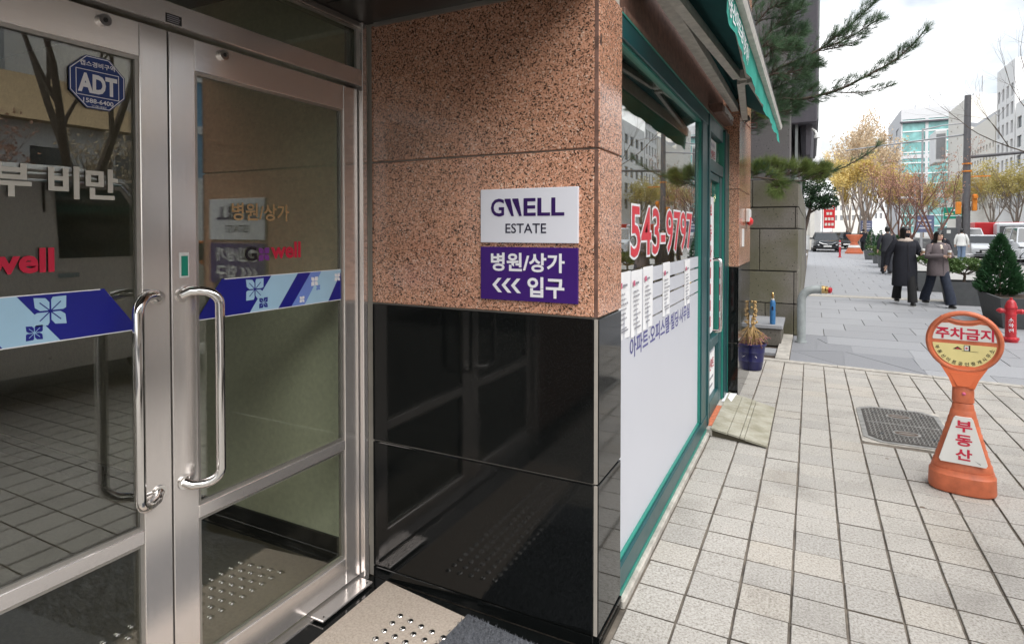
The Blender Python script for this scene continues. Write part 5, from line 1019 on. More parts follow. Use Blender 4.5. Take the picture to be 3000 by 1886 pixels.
# ================================================================ people
def skinned(pts, edges, rad, root):
    me = bpy.data.meshes.new('body'); me.from_pydata(pts, edges, []); o = bpy.data.objects.new('body', me); TSC.collection.objects.link(o)
    m = o.modifiers.new('s', 'SKIN'); sub = o.modifiers.new('u', 'SUBSURF'); sub.levels = 1; sub.render_levels = 1
    sv = me.skin_vertices[0].data
    for i, r in enumerate(rad): sv[i].radius = (r, r); sv[i].use_root = (i == root)
    with bpy.context.temp_override(scene=TSC, view_layer=TSC.view_layers[0]): dg = bpy.context.evaluated_depsgraph_get()
    dg.update(); e = bpy.data.meshes.new_from_object(o.evaluated_get(dg))
    vs = [tuple(v.co) for v in e.vertices]; fs = [tuple(p.vertices) for p in e.polygons]
    bpy.data.objects.remove(o); bpy.data.meshes.remove(me); bpy.data.meshes.remove(e); return vs, fs
def person(label, loc, rz, h, top, legs, hair, hem=.45, wide=1.0, arms=None, stride=.16, headturn=0.0, group='pedestrians', collar=None, hair_len=.22, mask=False, inner=None, shoes='shoe_black', leg_w=1.0):
    s = h/1.65; t = thing('person', label, 'person', loc, rz, group, world=False)
    AL, AR = arms or (((.25,.02,1.10),(.27,-.04,.86)), ((-.25,.02,1.10),(-.27,-.04,.86)))
    P = [(0,0,.92),(0,.0,1.10),(0,.01,1.28),(0,.0,1.39),(0,-.005,1.46)]; E = [(0,1),(1,2),(2,3),(3,4)]; Rr = [.125,.115,.12,.05,.045]
    def add(p, par, r): P.append(p); E.append((par, len(P)-1)); Rr.append(r); return len(P)-1
    feet = []
    for sx, dy in ((1, -stride), (-1, stride)):
        a = add((sx*.085, dy*.1, .86), 0, .085); b = add((sx*.085, dy*.6 - .03, .48), a, .045); f = (sx*.085, dy*1.55, .09 + (.04 if dy > 0 else 0)); c = add(f, b, .028); add((f[0], f[1]-.09, f[2]-.045), c, .018); feet.append(f)
    hands = []
    for sx, (el, wr) in ((1, AL), (-1, AR)):
        a = add((sx*.155, .01, 1.335), 2, .055); b = add(el, a, .042); c = add(wr, b, .030); d = (Vector(wr)-Vector(el)).normalized(); pm = Vector(wr) + d*.055; q = add(tuple(pm), c, .026); sd = d.orthogonal().normalized(); sd2 = d.cross(sd)
        for k in range(4): ff = pm + sd*(k-1.5)*.018 + d*.035; j = add(tuple(ff), q, .009); add(tuple(ff + d*(.03+.006*(k in (1,2))) + sd2*.012), j, .008)
        th = add(tuple(Vector(wr) + d*.03 + sd*.035 + sd2*.01), q, .010); add(tuple(Vector(wr) + d*.06 + sd*.045 + sd2*.015), th, .009)
        hands.append(pm)
    P = [tuple(Vector(p)*s) for p in P]; Rr = [r*s for r in Rr]; vs, fs = skinned(P, E, Rr, 0)
    hc, sn = math.cos(headturn), math.sin(headturn); H = lambda x, y, z: Vector((x*hc - y*sn, x*sn + y*hc - .01, z))*s
    body = MB().add(vs, fs); hd = MB()
    hd.loft([(1.435,.035,.04),(1.455,.048,.06),(1.485,.062,.078),(1.53,.070,.086),(1.575,.071,.087),(1.61,.060,.075),(1.635,.036,.048),(1.645,.008,.01)], 16)
    hd.rings([[(-.012,-.078,1.515),(.012,-.078,1.515),(.012,-.07,1.50),(-.012,-.07,1.50)], [(-.010,-.098,1.513),(.010,-.098,1.513),(.010,-.092,1.502),(-.010,-.092,1.502)], [(-.006,-.088,1.545),(.006,-.088,1.545),(.005,-.08,1.55),(-.005,-.08,1.55)]])
    for sx in (-1, 1): hd.ball((sx*.072, .005, 1.53), .010, .020, .030, 8, 6)
    hd.moved(lambda p: H(*p)); body.add(hd.v, hd.f)
    bo = part('body', body, 'skin', t, smooth=70)
    for sx in (-1, 1): part('eye', MB().ball((sx*.028,-.082,1.552), .011,.006,.006, 8, 5).moved(lambda p: H(*p)), 'hair_black', t)
    part('mouth', MB().ball((0,-.080,1.478), .020,.008,.005, 8, 5).moved(lambda p: H(*p)), 'pink_ink', t)
    hr = MB().loft([(1.50,.076,.062,0,.030),(1.54,.080,.082,0,.018),(1.58,.082,.090,0,.010),(1.615,.075,.088,0,.004),(1.645,.052,.062,0,.004),(1.658,.012,.014,0,.004)], 18)
    z0 = 1.50 - hair_len
    hr.loft([(z0,.050,.022,0,.072),(z0+.03,.076,.036,0,.058),((z0+1.5)/2,.083,.048,0,.045),(1.50,.080,.055,0,.038),(1.55,.07,.05,0,.03)], 16)
    if hair_len > .06:
        for sx in (-1, 1): hr.loft([(z0+.02,.012,.03,sx*.070,.0),(1.46,.016,.040,sx*.074,-.006),(1.53,.015,.045,sx*.075,-.012),(1.60,.012,.04,sx*.060,-.02)], 10)
        hr.loft([(1.578,.060,.010,0,-.080),(1.60,.060,.014,0,-.070),(1.625,.050,.02,0,-.05)], 12)
    part('hair', hr.moved(lambda p: H(*p)), hair, t, smooth=60)
    if mask: part('face_mask', MB().loft([(1.445,.040,.055,0,-.020),(1.47,.058,.074,0,-.018),(1.51,.066,.082,0,-.014),(1.522,.064,.078,0,-.012)], 14).moved(lambda p: H(*p)), 'coat_black', t, smooth=60)
    w_ = wide; ct = MB().loft([(hem,.20*w_,.165*w_),(hem+.02,.205*w_,.17*w_),((hem+.95)/2,.198*w_,.165*w_),(.92,.190*w_,.155*w_),(1.06,.176*w_,.142*w_),(1.22,.182*w_,.14*w_),(1.31,.178*w_,.122*w_),(1.365,.130,.095),(1.40,.075,.070),(1.415,.062,.062)], 22, pw=2.3)
    ct.v = [(x*(1+.03*math.sin(9*z+3*x)), y*(1+.04*math.sin(11*z+5*x)), z) for x, y, z in ct.v]
    for (el, wr), sx in ((AL, 1), (AR, -1)):
        e_, w2 = Vector(el), Vector(wr); ct.tube([(sx*.13,.01,1.35),(sx*.165,.01,1.32), tuple(Vector((sx*.165,.01,1.32)).lerp(e_, .55)), tuple(e_), tuple(e_.lerp(w2, .5)), tuple(e_.lerp(w2, .98))], [.055,.070*w_,.064*w_,.060*w_,.052*w_,.048*w_], 12)
    ct.v = [tuple(Vector(p)*s) for p in ct.v]; co = part('coat', ct, top, t, smooth=60)
    part('coat_opening', MB().tube([(.012*s,-.142*w_*s*1.02,1.30*s),(.014*s,-.160*w_*s,1.05*s),(.014*s,-.172*w_*s,(hem+.02)*s)], .004*s, 5), 'black_ink', co)
    if collar:
        part('collar', MB().loft([(1.335,.135,.112,0,-.004),(1.36,.148,.120,0,-.004),(1.40,.105,.095,0,0),(1.425,.078,.075,0,.002),(1.41,.07,.068,0,.002)], 18, caps=False).moved(lambda p: p*s), collar, t, smooth=60)
    if inner: part('sweater', MB().loft([(1.27,.045,.03,0,-.118),(1.34,.05,.045,0,-.075),(1.40,.060,.058,0,-.006),(1.445,.055,.055,0,-.004)], 14).moved(lambda p: p*s), inner, t, smooth=60)
    lg = MB()
    for sx, f in ((1, feet[0]), (-1, feet[1])):
        k_ = Vector((sx*.085, f[1]*.5 - .02, .48)); lg.tube([(sx*.07,0,.93),(sx*.085,f[1]*.12,.80), tuple(k_), (f[0], f[1]*.92, .22), (f[0], f[1], f[2]-.02)], [.095,.098,.078*leg_w,.085*leg_w,.090*leg_w], 12)
    part('trousers', lg.moved(lambda p: p*s), legs, t, smooth=60)
    for f in feet:
        sh = part('shoe', MB().loft([(0.012,.040,.120),(.03,.044,.125),(.06,.040,.105),(.085,.032,.06,0,.04)], 14, (f[0], f[1]-.045)).moved(lambda p: Vector((p.x, p.y, p.z + max(0, f[2]-.09)))*s), shoes, t, smooth=60); part('sole', MB().loft([(0.0,.041,.122),(.014,.043,.125)], 14, (f[0], f[1]-.045)).moved(lambda p: Vector((p.x, p.y, p.z + max(0, f[2]-.09)))*s), 'sole_white', sh, smooth=40)
    return t, [Vector(q)*s for q in hands]
def world_of(t, p): return t.location + Matrix.Rotation(t.rotation_euler.z, 3, 'Z') @ p
def cup(p, label):
    c = thing('coffee_cup', label, 'cup', p, world=False, group='paper cups held by the women'); part('cup', MB().lathe([(.026,-.05),(.036,.045)], 16), 'cup_white', c, smooth=40); part('sleeve', MB().lathe([(.0295,-.028),(.0355,.022)], 16), 'cup_sleeve', c, smooth=40); part('lid', MB().lathe([(.039,.045),(.039,.052),(.034,.056),(.033,.066),(.001,.067)], 16), 'cup_white', c, smooth=40)
w1, h1 = person('woman in long black coat and face mask holding a coffee cup', (1.79, 15.0, 0.001), R(8), 1.65, 'coat_black', 'trouser_black', 'hair_black', hem=.40, wide=1.14, arms=(((.27,.0,1.10),(.235,-.24,1.10)), ((-.29,.06,1.08),(-.33,.05,.82))), stride=.16, headturn=R(48), collar='collar_fleece', hair_len=.20, mask=True, leg_w=1.0)
cup(world_of(w1, h1[0] + Vector((.01,-.035,.035))), 'paper coffee cup in the hand of the woman in the black coat')
w2, h2 = person('woman in grey wool coat and dark jeans holding a cup in both hands', (2.36, 14.92, 0.001), R(20), 1.56, 'coat_grey', 'jeans', 'hair_black', hem=.68, wide=1.02, arms=(((.25,-.03,1.10),(.09,-.26,1.13)), ((-.25,-.03,1.10),(-.02,-.26,1.11))), stride=.22, headturn=R(14), hair_len=.20, inner='knit_cream', leg_w=1.15)
cup(world_of(w2, (h2[0] + h2[1])/2 + Vector((.0,-.03,.045))), 'paper coffee cup held by the woman in the grey coat')
person('man in dark suit walking away behind the women', (2.45, 25.0, 0.001), R(180), 1.72, 'suit_dark', 'suit_dark', 'hair_black', hem=.78, hair_len=.03)
person('person in black jacket behind the grey coat woman', (3.45, 21.5, 0.001), R(-20), 1.58, 'coat_black', 'trouser_black', 'hair_black', hem=.60, hair_len=.18)
person('person in black standing beyond the far planters', (3.45, 50.5, 0.001), R(170), 1.70, 'coat_black', 'trouser_black', 'hair_black', hem=.70, hair_len=.04)
person('person in white jacket and light jeans beside the tall post', (6.75, 36.6, 0.001), R(160), 1.66, 'cup_white', 'denim_light', 'hair_black', hem=.80, hair_len=.04, stride=.03)
person('person in dark coat far down the pavement near the black car', (2.75, 58.0, 0.001), R(10), 1.68, 'suit_dark', 'jeans', 'hair_black', hem=.62, hair_len=.15)
# ================================================================ vehicles
def wheel(t, x, y, r, wd):
    s = 1 if x > 0 else -1; o = part('wheel', MB().tube([(x-s*wd,y,r),(x-s*.01,y,r),(x,y,r)], [r,r,r*.92], 20), 'tyre', t, smooth=35); part('rim', MB().tube([(x+s*.001,y,r),(x+s*.012,y,r)], [r*.66,r*.55], 14), 'chrome', o, smooth=35)
def car(label, loc, rz, L, W, Hh, paint, prof, cab, name='car', cat='car', plate=True, grille='plastic_black', group=None):
    """prof: (y, z_low, z_top, half width) stations from nose (-y) to tail; cab: (y, z, half width) of the glasshouse rim"""
    t = thing(name, label, cat, loc, rz, group, world=False); w = W/2; rs = []
    for y, zl, zt, hw in prof: rs.append([(-hw*.92,y,zl),(-hw,y,zl+.12),(-hw,y,zl+(zt-zl)*.62),(-hw*.93,y,zt-.03),(-hw*.80,y,zt),(hw*.80,y,zt),(hw*.93,y,zt-.03),(hw,y,zl+(zt-zl)*.62),(hw,y,zl+.12),(hw*.92,y,zl)])
    b = part('body', MB().rings(rs), paint, t, smooth=38)
    (ya, za_), (yb, zb_), (yc, zc_), (yd, zd_) = cab     # windscreen foot, roof front, roof rear, rear foot
    wb, wr_ = w*.90, w*.72
    lower = [(-wb,ya+.02,za_-.05),(wb,ya+.02,za_-.05),(wb,yd-.02,zd_-.05),(-wb,yd-.02,zd_-.05)]; upper = [(-wr_,yb,zb_),(wr_,yb,zb_),(wr_,yc,zc_),(-wr_,yc,zc_)]
    part('windows', MB().rings([lower, upper]), 'car_glass', t); ro = part('roof', MB().rings([[(-wr_-.015,yb-.04,zb_-.03),(wr_+.015,yb-.04,zb_-.03),(wr_+.015,yc+.04,zc_-.03),(-wr_-.015,yc+.04,zc_-.03)], [(-wr_-.01,yb-.01,zb_+.012),(wr_+.01,yb-.01,zb_+.012),(wr_+.01,yc+.01,zc_+.012),(-wr_-.01,yc+.01,zc_+.012)], [(-wr_*.9,yb+.15,zb_+.045),(wr_*.9,yb+.15,zb_+.045),(wr_*.9,yc-.15,zc_+.045),(-wr_*.9,yc-.15,zc_+.045)]]), paint, t, smooth=40)
    for lo, hi in zip(lower, upper): part('pillar', MB().tube([lo, hi], .035, 6), paint, t, smooth=60)
    for s in (-1, 1):
        mid = ya + (yd-ya)*.5; part('pillar', MB().tube([(s*wb,mid,za_-.04),(s*(wr_+.005),mid-.05,zb_)], .035, 6), paint, t, smooth=60)
        part('mirror', MB().ball((s*(w+.08), ya+.35, za_+.06), .11,.06,.075, 10, 6), paint, t, smooth=60)
        ny, nzl, nzt, nhw = prof[0]; part('headlight', MB().ball((s*nhw*.78, ny+.06, nzl+(nzt-nzl)*.72), nhw*.22,.07,.075, 12, 6), 'lamp_glass', t, smooth=60)
        ty_, tzl, tzt, thw = prof[-1]; part('tail_light', MB().ball((s*thw*.80, ty_-.03, tzl+(tzt-tzl)*.74), thw*.18,.05,.06, 12, 6), 'siren_red', t, smooth=60)
        wheel(t, s*(w-.01), -L*.30, .33, .22); wheel(t, s*(w-.01), L*.285, .33, .22)
    ny, nzl, nzt, nhw = prof[0]; part('grille', MB().box(-nhw*.50,nhw*.50,ny-.012,ny+.05,nzl+(nzt-nzl)*.40,nzl+(nzt-nzl)*.78,.01), grille, t); part('bumper_intake', MB().box(-nhw*.75,nhw*.75,ny-.010,ny+.05,nzl+.04,nzl+.14,.01), 'plastic_black', t)
    if plate: part('number_plate', MB().box(-.26,.26,ny-.022,ny-.013,nzl+(nzt-nzl)*.28,nzl+(nzt-nzl)*.28+.11), 'plate_white', t)
    return t
sedan = lambda L, W: [(-L/2,.28,.62,W*.40),(-L*.47,.22,.74,W*.46),(-L*.38,.2,.83,W*.49),(-L*.18,.2,.92,W*.5),(L*.15,.2,.95,W*.5),(L*.36,.2,.98,W*.49),(L*.47,.25,.98,W*.46),(L/2,.32,.90,W*.42)]
scab = lambda L: ((-L*.20,.92),(-L*.02,1.40),(L*.18,1.40),(L*.37,.97))
bc = car('black sedan parked facing us at the end of the forecourt', (1.0, 50.7, 0.0), R(2), 4.7, 1.86, 1.45, 'car_black', sedan(4.7,1.86), scab(4.7))
part('chrome_wing', MB().tube([(-.55,-2.37,.72),(-.3,-2.39,.60),(0,-2.395,.56),(.3,-2.39,.60),(.55,-2.37,.72)], .018, 6), 'chrome', bc)
car('dark car parked behind the black sedan', (2.35, 58.5, 0.0), R(8), 4.5, 1.82, 1.45, 'car_black', sedan(4.5,1.82), scab(4.5)); car('silver car parked farthest at the forecourt end', (0.9, 62.0, 0.0), R(0), 4.5, 1.82, 1.6, 'car_white', sedan(4.5,1.82), scab(4.5))
car('white sedan waiting on the road beside the tall post', (9.75, 47.0, -.145), R(-6), 4.6, 1.84, 1.45, 'car_white', sedan(4.6,1.84), scab(4.6))
van_p = lambda L, W: [(-L/2,.25,.80,W*.42),(-L*.47,.22,.98,W*.47),(-L*.40,.2,1.08,W*.495),(-L*.2,.2,1.10,W*.5),(L*.3,.2,1.10,W*.5),(L*.49,.22,1.10,W*.49),(L/2,.3,1.05,W*.47)]
car('white minivan with headlights on at the right of the road', (11.05, 43.0, -.145), R(-4), 5.0, 1.98, 1.95, 'car_white', van_p(5.0,1.98), ((-2.0,1.08),(-1.15,1.86),(2.2,1.88),(2.42,1.08)), name='van', cat='van')
car('pale van behind the white sedan', (10.6, 56.0, -.145), R(-4), 5.0, 1.98, 1.95, 'car_white', van_p(5.0,1.98), ((-2.0,1.08),(-1.15,1.86),(2.2,1.88),(2.42,1.08)), name='van', cat='van')
car('orange taxi on the road mirrored in the entrance glass', (11.8, 10.9, -.145), R(180), 4.6, 1.84, 1.45, 'car_orange', sedan(4.6,1.84), scab(4.6)); car('white car on the road across from the entrance', (15.5, 3.0, -.145), 0, 4.6, 1.84, 1.45, 'car_white', sedan(4.6,1.84), scab(4.6))
tk = thing('truck', 'red covered truck behind the white cars on the road', 'truck', (13.6, 58.5, -.145), R(-4), world=False)
part('cargo_box', MB().box(-2.1,2.1,-1.2,5.0,.9,2.35,.05), 'car_red', tk); part('cab', MB().box(-1.0,1.0,-2.9,-1.25,.5,2.3,.12), 'car_white', tk); part('windscreen', MB().box(-.85,.85,-2.92,-2.88,1.35,2.05), 'car_glass', tk); part('chassis', MB().box(-.9,.9,-2.8,5.0,.45,.88), 'plastic_black', tk)
for s in (-1, 1): wheel(tk, s*1.0, -2.0, .42, .25); wheel(tk, s*1.0, 3.4, .42, .3)
# grey van parked beside the camera, seen in the door glass
vn = thing('van', 'pale grey panel van mirrored in the entrance door glass', 'van', (3.42, 2.25, 0.0), 0, world=False)
L_, W_ = 5.1, .86
rs = []
for y, zl, z1, z2, zr, hw in ((-2.5,.32,.95,1.5,2.02,.80),(-2.42,.28,.95,1.5,2.16,.85),(1.0,.28,.95,1.5,2.2,.86),(1.35,.28,.95,1.5,2.12,.86),(1.75,.28,.95,1.42,1.72,.855),(2.1,.28,.92,1.22,1.34,.84),(2.45,.30,.85,1.02,1.10,.80),(2.58,.38,.75,.85,.92,.70)):
    rs.append([(-hw*.95,y,zl),(-hw,y,zl+.15),(-hw,y,z1),(-hw*.97,y,z2),(-hw*.86,y,zr-.10),(-hw*.70,y,zr),(hw*.70,y,zr),(hw*.86,y,zr-.10),(hw*.97,y,z2),(hw,y,z1),(hw,y,zl+.15),(hw*.95,y,zl)])
part('body', MB().rings(rs), 'van_grey', vn, smooth=40)
def side(y0, y1, y2, y3, zl, zh, s): f = lambda y, z: (s*(W_*(.985 if z < 1.3 else .985 - (z-1.3)*.12) + .004), y, z); return MB().prism([f(y0,zl), f(y1,zl), f(y2,zh), f(y3,zh)], (s*.006,0,0))
for s in (-1, 1):
    part('cab_window', side(.72,1.72,1.30,.72,1.32,1.98,s), 'car_glass', vn); part('side_window', side(-2.2,-1.0,-1.0,-2.2,1.34,1.98,s), 'car_glass', vn); part('door_seam', side(.62,.64,.64,.62,.4,2.05,s), 'plastic_black', vn); part('trim_strip', side(-2.3,2.0,2.0,-2.3,.90,.95,s), 'plastic_black', vn); part('door_handle', side(.70,.88,.88,.70,1.14,1.18,s), 'chrome', vn)
    part('mirror', MB().ball((s*1.0,1.72,1.42), .10,.07,.14, 10, 6), 'plastic_black', vn, smooth=60); part('headlight', MB().ball((s*.62,2.5,.85), .16,.1,.1, 10, 6), 'lamp_glass', vn, smooth=60); wheel(vn, s*.85, 1.75, .34, .22); wheel(vn, s*.85, -1.6, .34, .22)
part('window_trim', MB().tube([(-.835,.05,2.03),(-.838,1.28,2.03),(-.865,1.62,1.62),(-.875,1.80,1.33)], .014, 6), 'polished_steel', vn); part('roof_highlight', MB().tube([(-.76,-2.4,2.10),(-.765,.98,2.13),(-.765,1.35,2.05),(-.80,1.78,1.66),(-.80,2.12,1.28)], .016, 6), 'cup_white', vn)  # white tube along the roof edge paints in the sky highlight
part('windscreen', MB().prism([(-.74,1.42,2.06),(.74,1.42,2.06),(.80,2.06,1.38),(-.80,2.06,1.38)], (0,.012,.012)), 'car_glass', vn); part('bumper', MB().box(-.78,.78,2.45,2.66,.34,.58,.04), 'plastic_black', vn)
bk = thing('bicycle', 'parked bicycle behind the conical evergreen at the roadside', 'bicycle', (8.1, 33.6, 0.0), R(75), world=False)
for y in (-.52, .52):
    ring = [(0, y+.32*math.cos(k*.2618), .33+.32*math.sin(k*.2618)) for k in range(25)]; wz = part('wheel', MB().tube(ring, .018, 6, caps=False), 'tyre', bk)
    sp2 = MB()
    for k in range(8): sp2.tube([(0,y,.33),(0,y+.31*math.cos(k*.785),.33+.31*math.sin(k*.785))], .003, 4)
    part('spokes', sp2, 'chrome', wz)
fm = MB()
for a, b in (((0,-.52,.33),(0,-.12,.30)),((0,-.12,.30),(0,.36,.72)),((0,-.12,.30),(0,-.22,.78)),((0,-.52,.33),(0,-.20,.70)),((0,-.20,.70),(0,.36,.74)),((0,.52,.33),(0,.36,.90))): fm.tube([a,b], .016, 6)
part('frame', fm, 'car_white', bk); part('saddle', MB().ball((0,-.24,.82), .07,.13,.035), 'plastic_black', bk, smooth=60); part('handlebar', MB().tube([(-.28,.28,.95),(-.1,.36,.93),(.1,.36,.93),(.28,.28,.95)], .013, 6), 'plastic_black', bk)
# ================================================================ street furniture
tp2 = thing('traffic_post', 'tall dark traffic post with signal boxes and a long arm', 'traffic post', (8.35, 44.2, 0.0), world=False)
part('pole', MB().tube([(0,0,0),(0,0,9.7)], [.22,.17], 16), 'post_grey', tp2, smooth=50); part('base', MB().lathe([(.42,0),(.42,.12),(.30,.2),(.27,.8)], 16), 'post_light', tp2, smooth=40)
ar = part('arm', MB().tube([(.2,0,6.0),(7.5,-1.2,6.25)], [.10,.06], 8), 'post_grey', tp2, smooth=50); part('lamp_head', MB().loft([(5.62,.5,.16),(5.70,.55,.18),(5.78,.3,.1)], 12, (3.6,-.6)), 'post_light', ar, smooth=40)
part('arm', MB().tube([(-.2,0,7.35),(-6.2,4.0,7.25)], [.06,.04], 8), 'post_light', tp2, smooth=50)
for z in (5.1, 5.55): part('band', MB().tube([(0,0,z),(0,0,z+.08)], .25, 14), 'signal_orange', tp2)
part('signal_box', MB().box(-.52,-.26,-.2,.15,2.55,3.30,.03), 'signal_orange', tp2); sgb = part('signal_box', MB().box(.28,.50,-.2,.15,2.75,3.75,.03), 'signal_orange', tp2); part('hood', MB().box(.29,.49,-.42,-.2,3.50,3.65), 'signal_orange', sgb); part('control_box', MB().box(-.48,-.24,-.15,.15,1.2,2.45,.03), 'post_grey', tp2); part('bracket', MB().box(.22,1.15,-.03,.03,4.78,4.85), 'signal_orange', tp2)
rsn = thing('road_sign', 'green overhead direction sign left of the tall post', 'road sign', (10.2, 55, 0.0), world=False)
part('board', MB().box(-1.20,.0,-.03,.03,2.45,3.32,.02), 'road_sign_green', rsn); part('arrow', MB().box(-1.1,-.1,-.036,-.031,2.66,2.72), 'white_ink', rsn); part('arrow', MB().box(-.28,-.22,-.036,-.031,2.55,3.0), 'white_ink', rsn); part('print_line', MB().box(-.75,-.2,-.036,-.031,3.05,3.17), 'white_ink', rsn); part('print_line', MB().box(-1.12,-.6,-.036,-.031,2.78,2.88), 'panel_yellow', rsn); part('post', MB().tube([(.12,.1,-.145),(.12,.1,3.6)], .07, 8), 'post_light', rsn); part('bracket', MB().box(-.6,.12,.03,.1,2.85,2.95), 'post_light', rsn)
for k, (x, y, hh, lb) in enumerate(((7.2, 52.0, 9.0, 'slim street lamp with a single arm left of the tall post'), (8.0, 82.0, 9.5, 'slim street lamp farther down the street'))):
    sl_ = thing('street_lamp', lb, 'street lamp', (x, y, 0.0), world=False, group='slim street lamps'); part('pole', MB().tube([(0,0,0),(0,0,hh)], [.09,.06], 10), 'post_light', sl_, smooth=50); part('arm', MB().tube([(0,0,hh-.1),(1.2,-.2,hh+.1),(2.4,-.3,hh+.15)], [.05,.04,.04], 8), 'post_light', sl_, smooth=50); part('lamp_head', MB().loft([(3.9,.45,.14),(3.98,.5,.16),(4.05,.3,.1)], 12, (-1.0,-.1)), 'cup_white', sl_, smooth=40); part('low_arm', MB().tube([(0,0,3.85),(-1.0,-.1,3.95)], .03, 6), 'post_light', sl_)
for k, (x, y, lb) in enumerate(((6.25, 48.0, 'blue hanging banner between the red maples'), (4.6, 72.0, 'blue hanging banner far down the pavement'))):
    bn = thing('street_banner', lb, 'banner', (x, y, 0.0), world=False, group='banners hung on lamp posts'); part('post', MB().tube([(0,0,0),(0,0,5)], .05, 8), 'post_light', bn); part('cloth', MB().box(.06,1.1,-.01,.01,1.45,2.6), 'banner_blue', bn)
    for q in (1.7, 1.95, 2.2): part('printing', MB().box(.2,.95,-.016,-.011,q,q+.08), 'white_ink', bn)
ub = thing('utility_box', 'grey roadside utility cabinet behind the grey coat woman', 'cabinet', (7.4, 44.0, 0.0), world=False); part('cabinet', MB().box(-.45,.45,-.3,.3,.06,1.75,.03), 'planter_grey', ub); part('plinth', MB().box(-.5,.5,-.35,.35,0,.06), 'kerb_concrete', ub); part('door_label', MB().box(-.08,.12,-.305,-.301,1.4,1.6), 'panel_white', ub)
rsg = thing('banner_sign', 'red vertical shop banner with pale lettering above the black sedan', 'sign', (1.35, 56, 0.0), world=False)
part('post', MB().tube([(-.5,.06,0),(-.5,.06,4.0)], .04, 8), 'post_light', rsg); part('board', MB().box(-.42,.42,-.03,.03,1.75,3.75), 'car_red', rsg)
for k in range(4):
    for q in range(3 if k != 1 else 2): part('print_block', MB().box(-.33+q*.24+(.12 if k == 1 else 0),-.15+q*.24+(.12 if k == 1 else 0),-.036,-.031,3.32-k*.45,3.55-k*.45), 'cream_ink', rsg)
# ================================================================ far left frontage
fb = thing('white_shopfront', 'white rendered shopfront behind the black sedan', 'building', (-1.5, 54, 0), world=False)
part('wall', MB().box(-6,1.75,0,16,0,3.55), 'facade_white', fb); part('canopy', MB().box(-6,1.9,-.4,16,3.55,3.8,.02), 'facade_grey', fb); part('panel', MB().box(.55,1.4,-.04,0,1.2,2.3), 'facade_cream', fb); part('panel', MB().box(.75,1.1,-.08,-.041,1.7,2.0), 'facade_grey', fb); part('column', MB().box(1.40,1.74,-.25,-.001,0,3.55), 'facade_cream', fb)
db = thing('dark_portal', 'tall black framed portal beyond the stone building', 'portal', (-.55, 41, 0), world=False); part('column', MB().box(-.42,.10,0,.5,0.12,6.5,.01), 'car_black', db); part('edge', MB().box(.102,.16,-.02,.5,.12,6.5), 'post_light', db); part('plinth', MB().box(-.5,.35,-.2,.6,0,.12,.01), 'facade_grey', db); part('brace', MB().prism([(.16,.1,3.2),(.75,.1,3.75),(.75,.1,3.6),(.16,.1,2.95)], (0,.06,0)), 'facade_grey', db)
fl = thing('far_building', 'pale slab building rising behind the black portal', 'building', (-4, 66, 0), world=False); part('wall', MB().box(-10,4.9,4,24,0,12), 'facade_white', fl); part('band', MB().box(-10,4.95,3.9,4,8.5,9), 'facade_grey', fl)
hl = thing('clipped_tree', 'small dense dark evergreen standing behind the stone wall', 'tree', (.05, 27.0, 0), world=False); mbl = MB(); rr = random.Random(77)
for c, r_ in (((.0,0,3.5),(.55,.6,.5)), ((.35,0,3.1),(.55,.5,.45)), ((.55,.1,2.75),(.45,.5,.32)), ((-.3,0,3.05),(.5,.5,.5)), ((-.05,0,4.05),(.3,.35,.35)), ((.2,0,2.7),(.5,.5,.3))): leafcloud(mbl, rr, c, r_, 850, .05)
part('trunk', MB().tube([(-.35,0,0),(-.3,0,1.5),(-.1,0,2.4),(.05,0,3.4)], [.09,.08,.06,.03], 8).tube([(-.1,0,2.3),(.3,0,2.55),(.6,.05,2.7)], [.05,.035,.02], 6), 'bark', hl, smooth=60); part('crown', mbl, 'holly', hl)
# ================================================================ street trees
tree('ginkgo_tree', 'yellow ginkgo nearest the black sedan', (3.1, 61, 0), 8.3, .17, 11, 'bark_pale', 'ginkgo', 5200, .12, .34, 4, .12, 'ginkgo trees along the pavement')
tree('bare_tree', 'pale bare tree with beige leaves right of the yellow ginkgo', (4.9, 70, 0), 13.2, .22, 12, 'bark_pale', 'leaf_beige', 4600, .15, .42, 5, .22)
tree('ginkgo_tree', 'yellow ginkgo behind the pale bare tree', (5.4, 84, 0), 12.5, .22, 13, 'bark_pale', 'ginkgo', 3600, .15, .4, 4, .2, 'ginkgo trees along the pavement')
tree('bare_tree', 'tallest pale beige tree down the pavement', (7.3, 96, 0), 14.5, .25, 14, 'bark_pale', 'leaf_beige', 3500, .2, .4, 5, .22)
tree('bare_tree', 'pale beige tree between the ginkgos farther along the pavement', (6.0, 80, 0), 12.0, .2, 19, 'bark_pale', 'leaf_beige', 3200, .17, .45, 5, .2)
tree('ginkgo_tree', 'low yellow ginkgo behind the rust leaved maples', (7.6, 74, 0), 8.5, .18, 20, 'bark_pale', 'ginkgo', 3600, .13, .45, 4, .16, 'ginkgo trees along the pavement')
tree('maple_tree', 'rust leaved maple nearest the black coat woman', (4.45, 40, 0), 5.9, .10, 15, 'bark_red', 'leaf_rust', 1500, .065, .55, 5, .18)
tree('maple_tree', 'rust leaved maple behind the blue banner', (5.7, 45, 0), 6.2, .10, 16, 'bark_red', 'leaf_rust', 1300, .065, .55, 5, .18)
tree('bare_tree', 'bare vase shaped tree above the grey coat woman', (5.85, 38, 0), 6.6, .13, 17, 'bark_red', 'leaf_rust', 120, .05, .60, 6, .16, kids=2)
tree('bare_tree', 'thin bare tree whose twigs hang in from the right edge', (6.3, 21.5, 0), 8.6, .12, 18, 'bark', None, 0, .05, .75, 6, .3, kids=2)
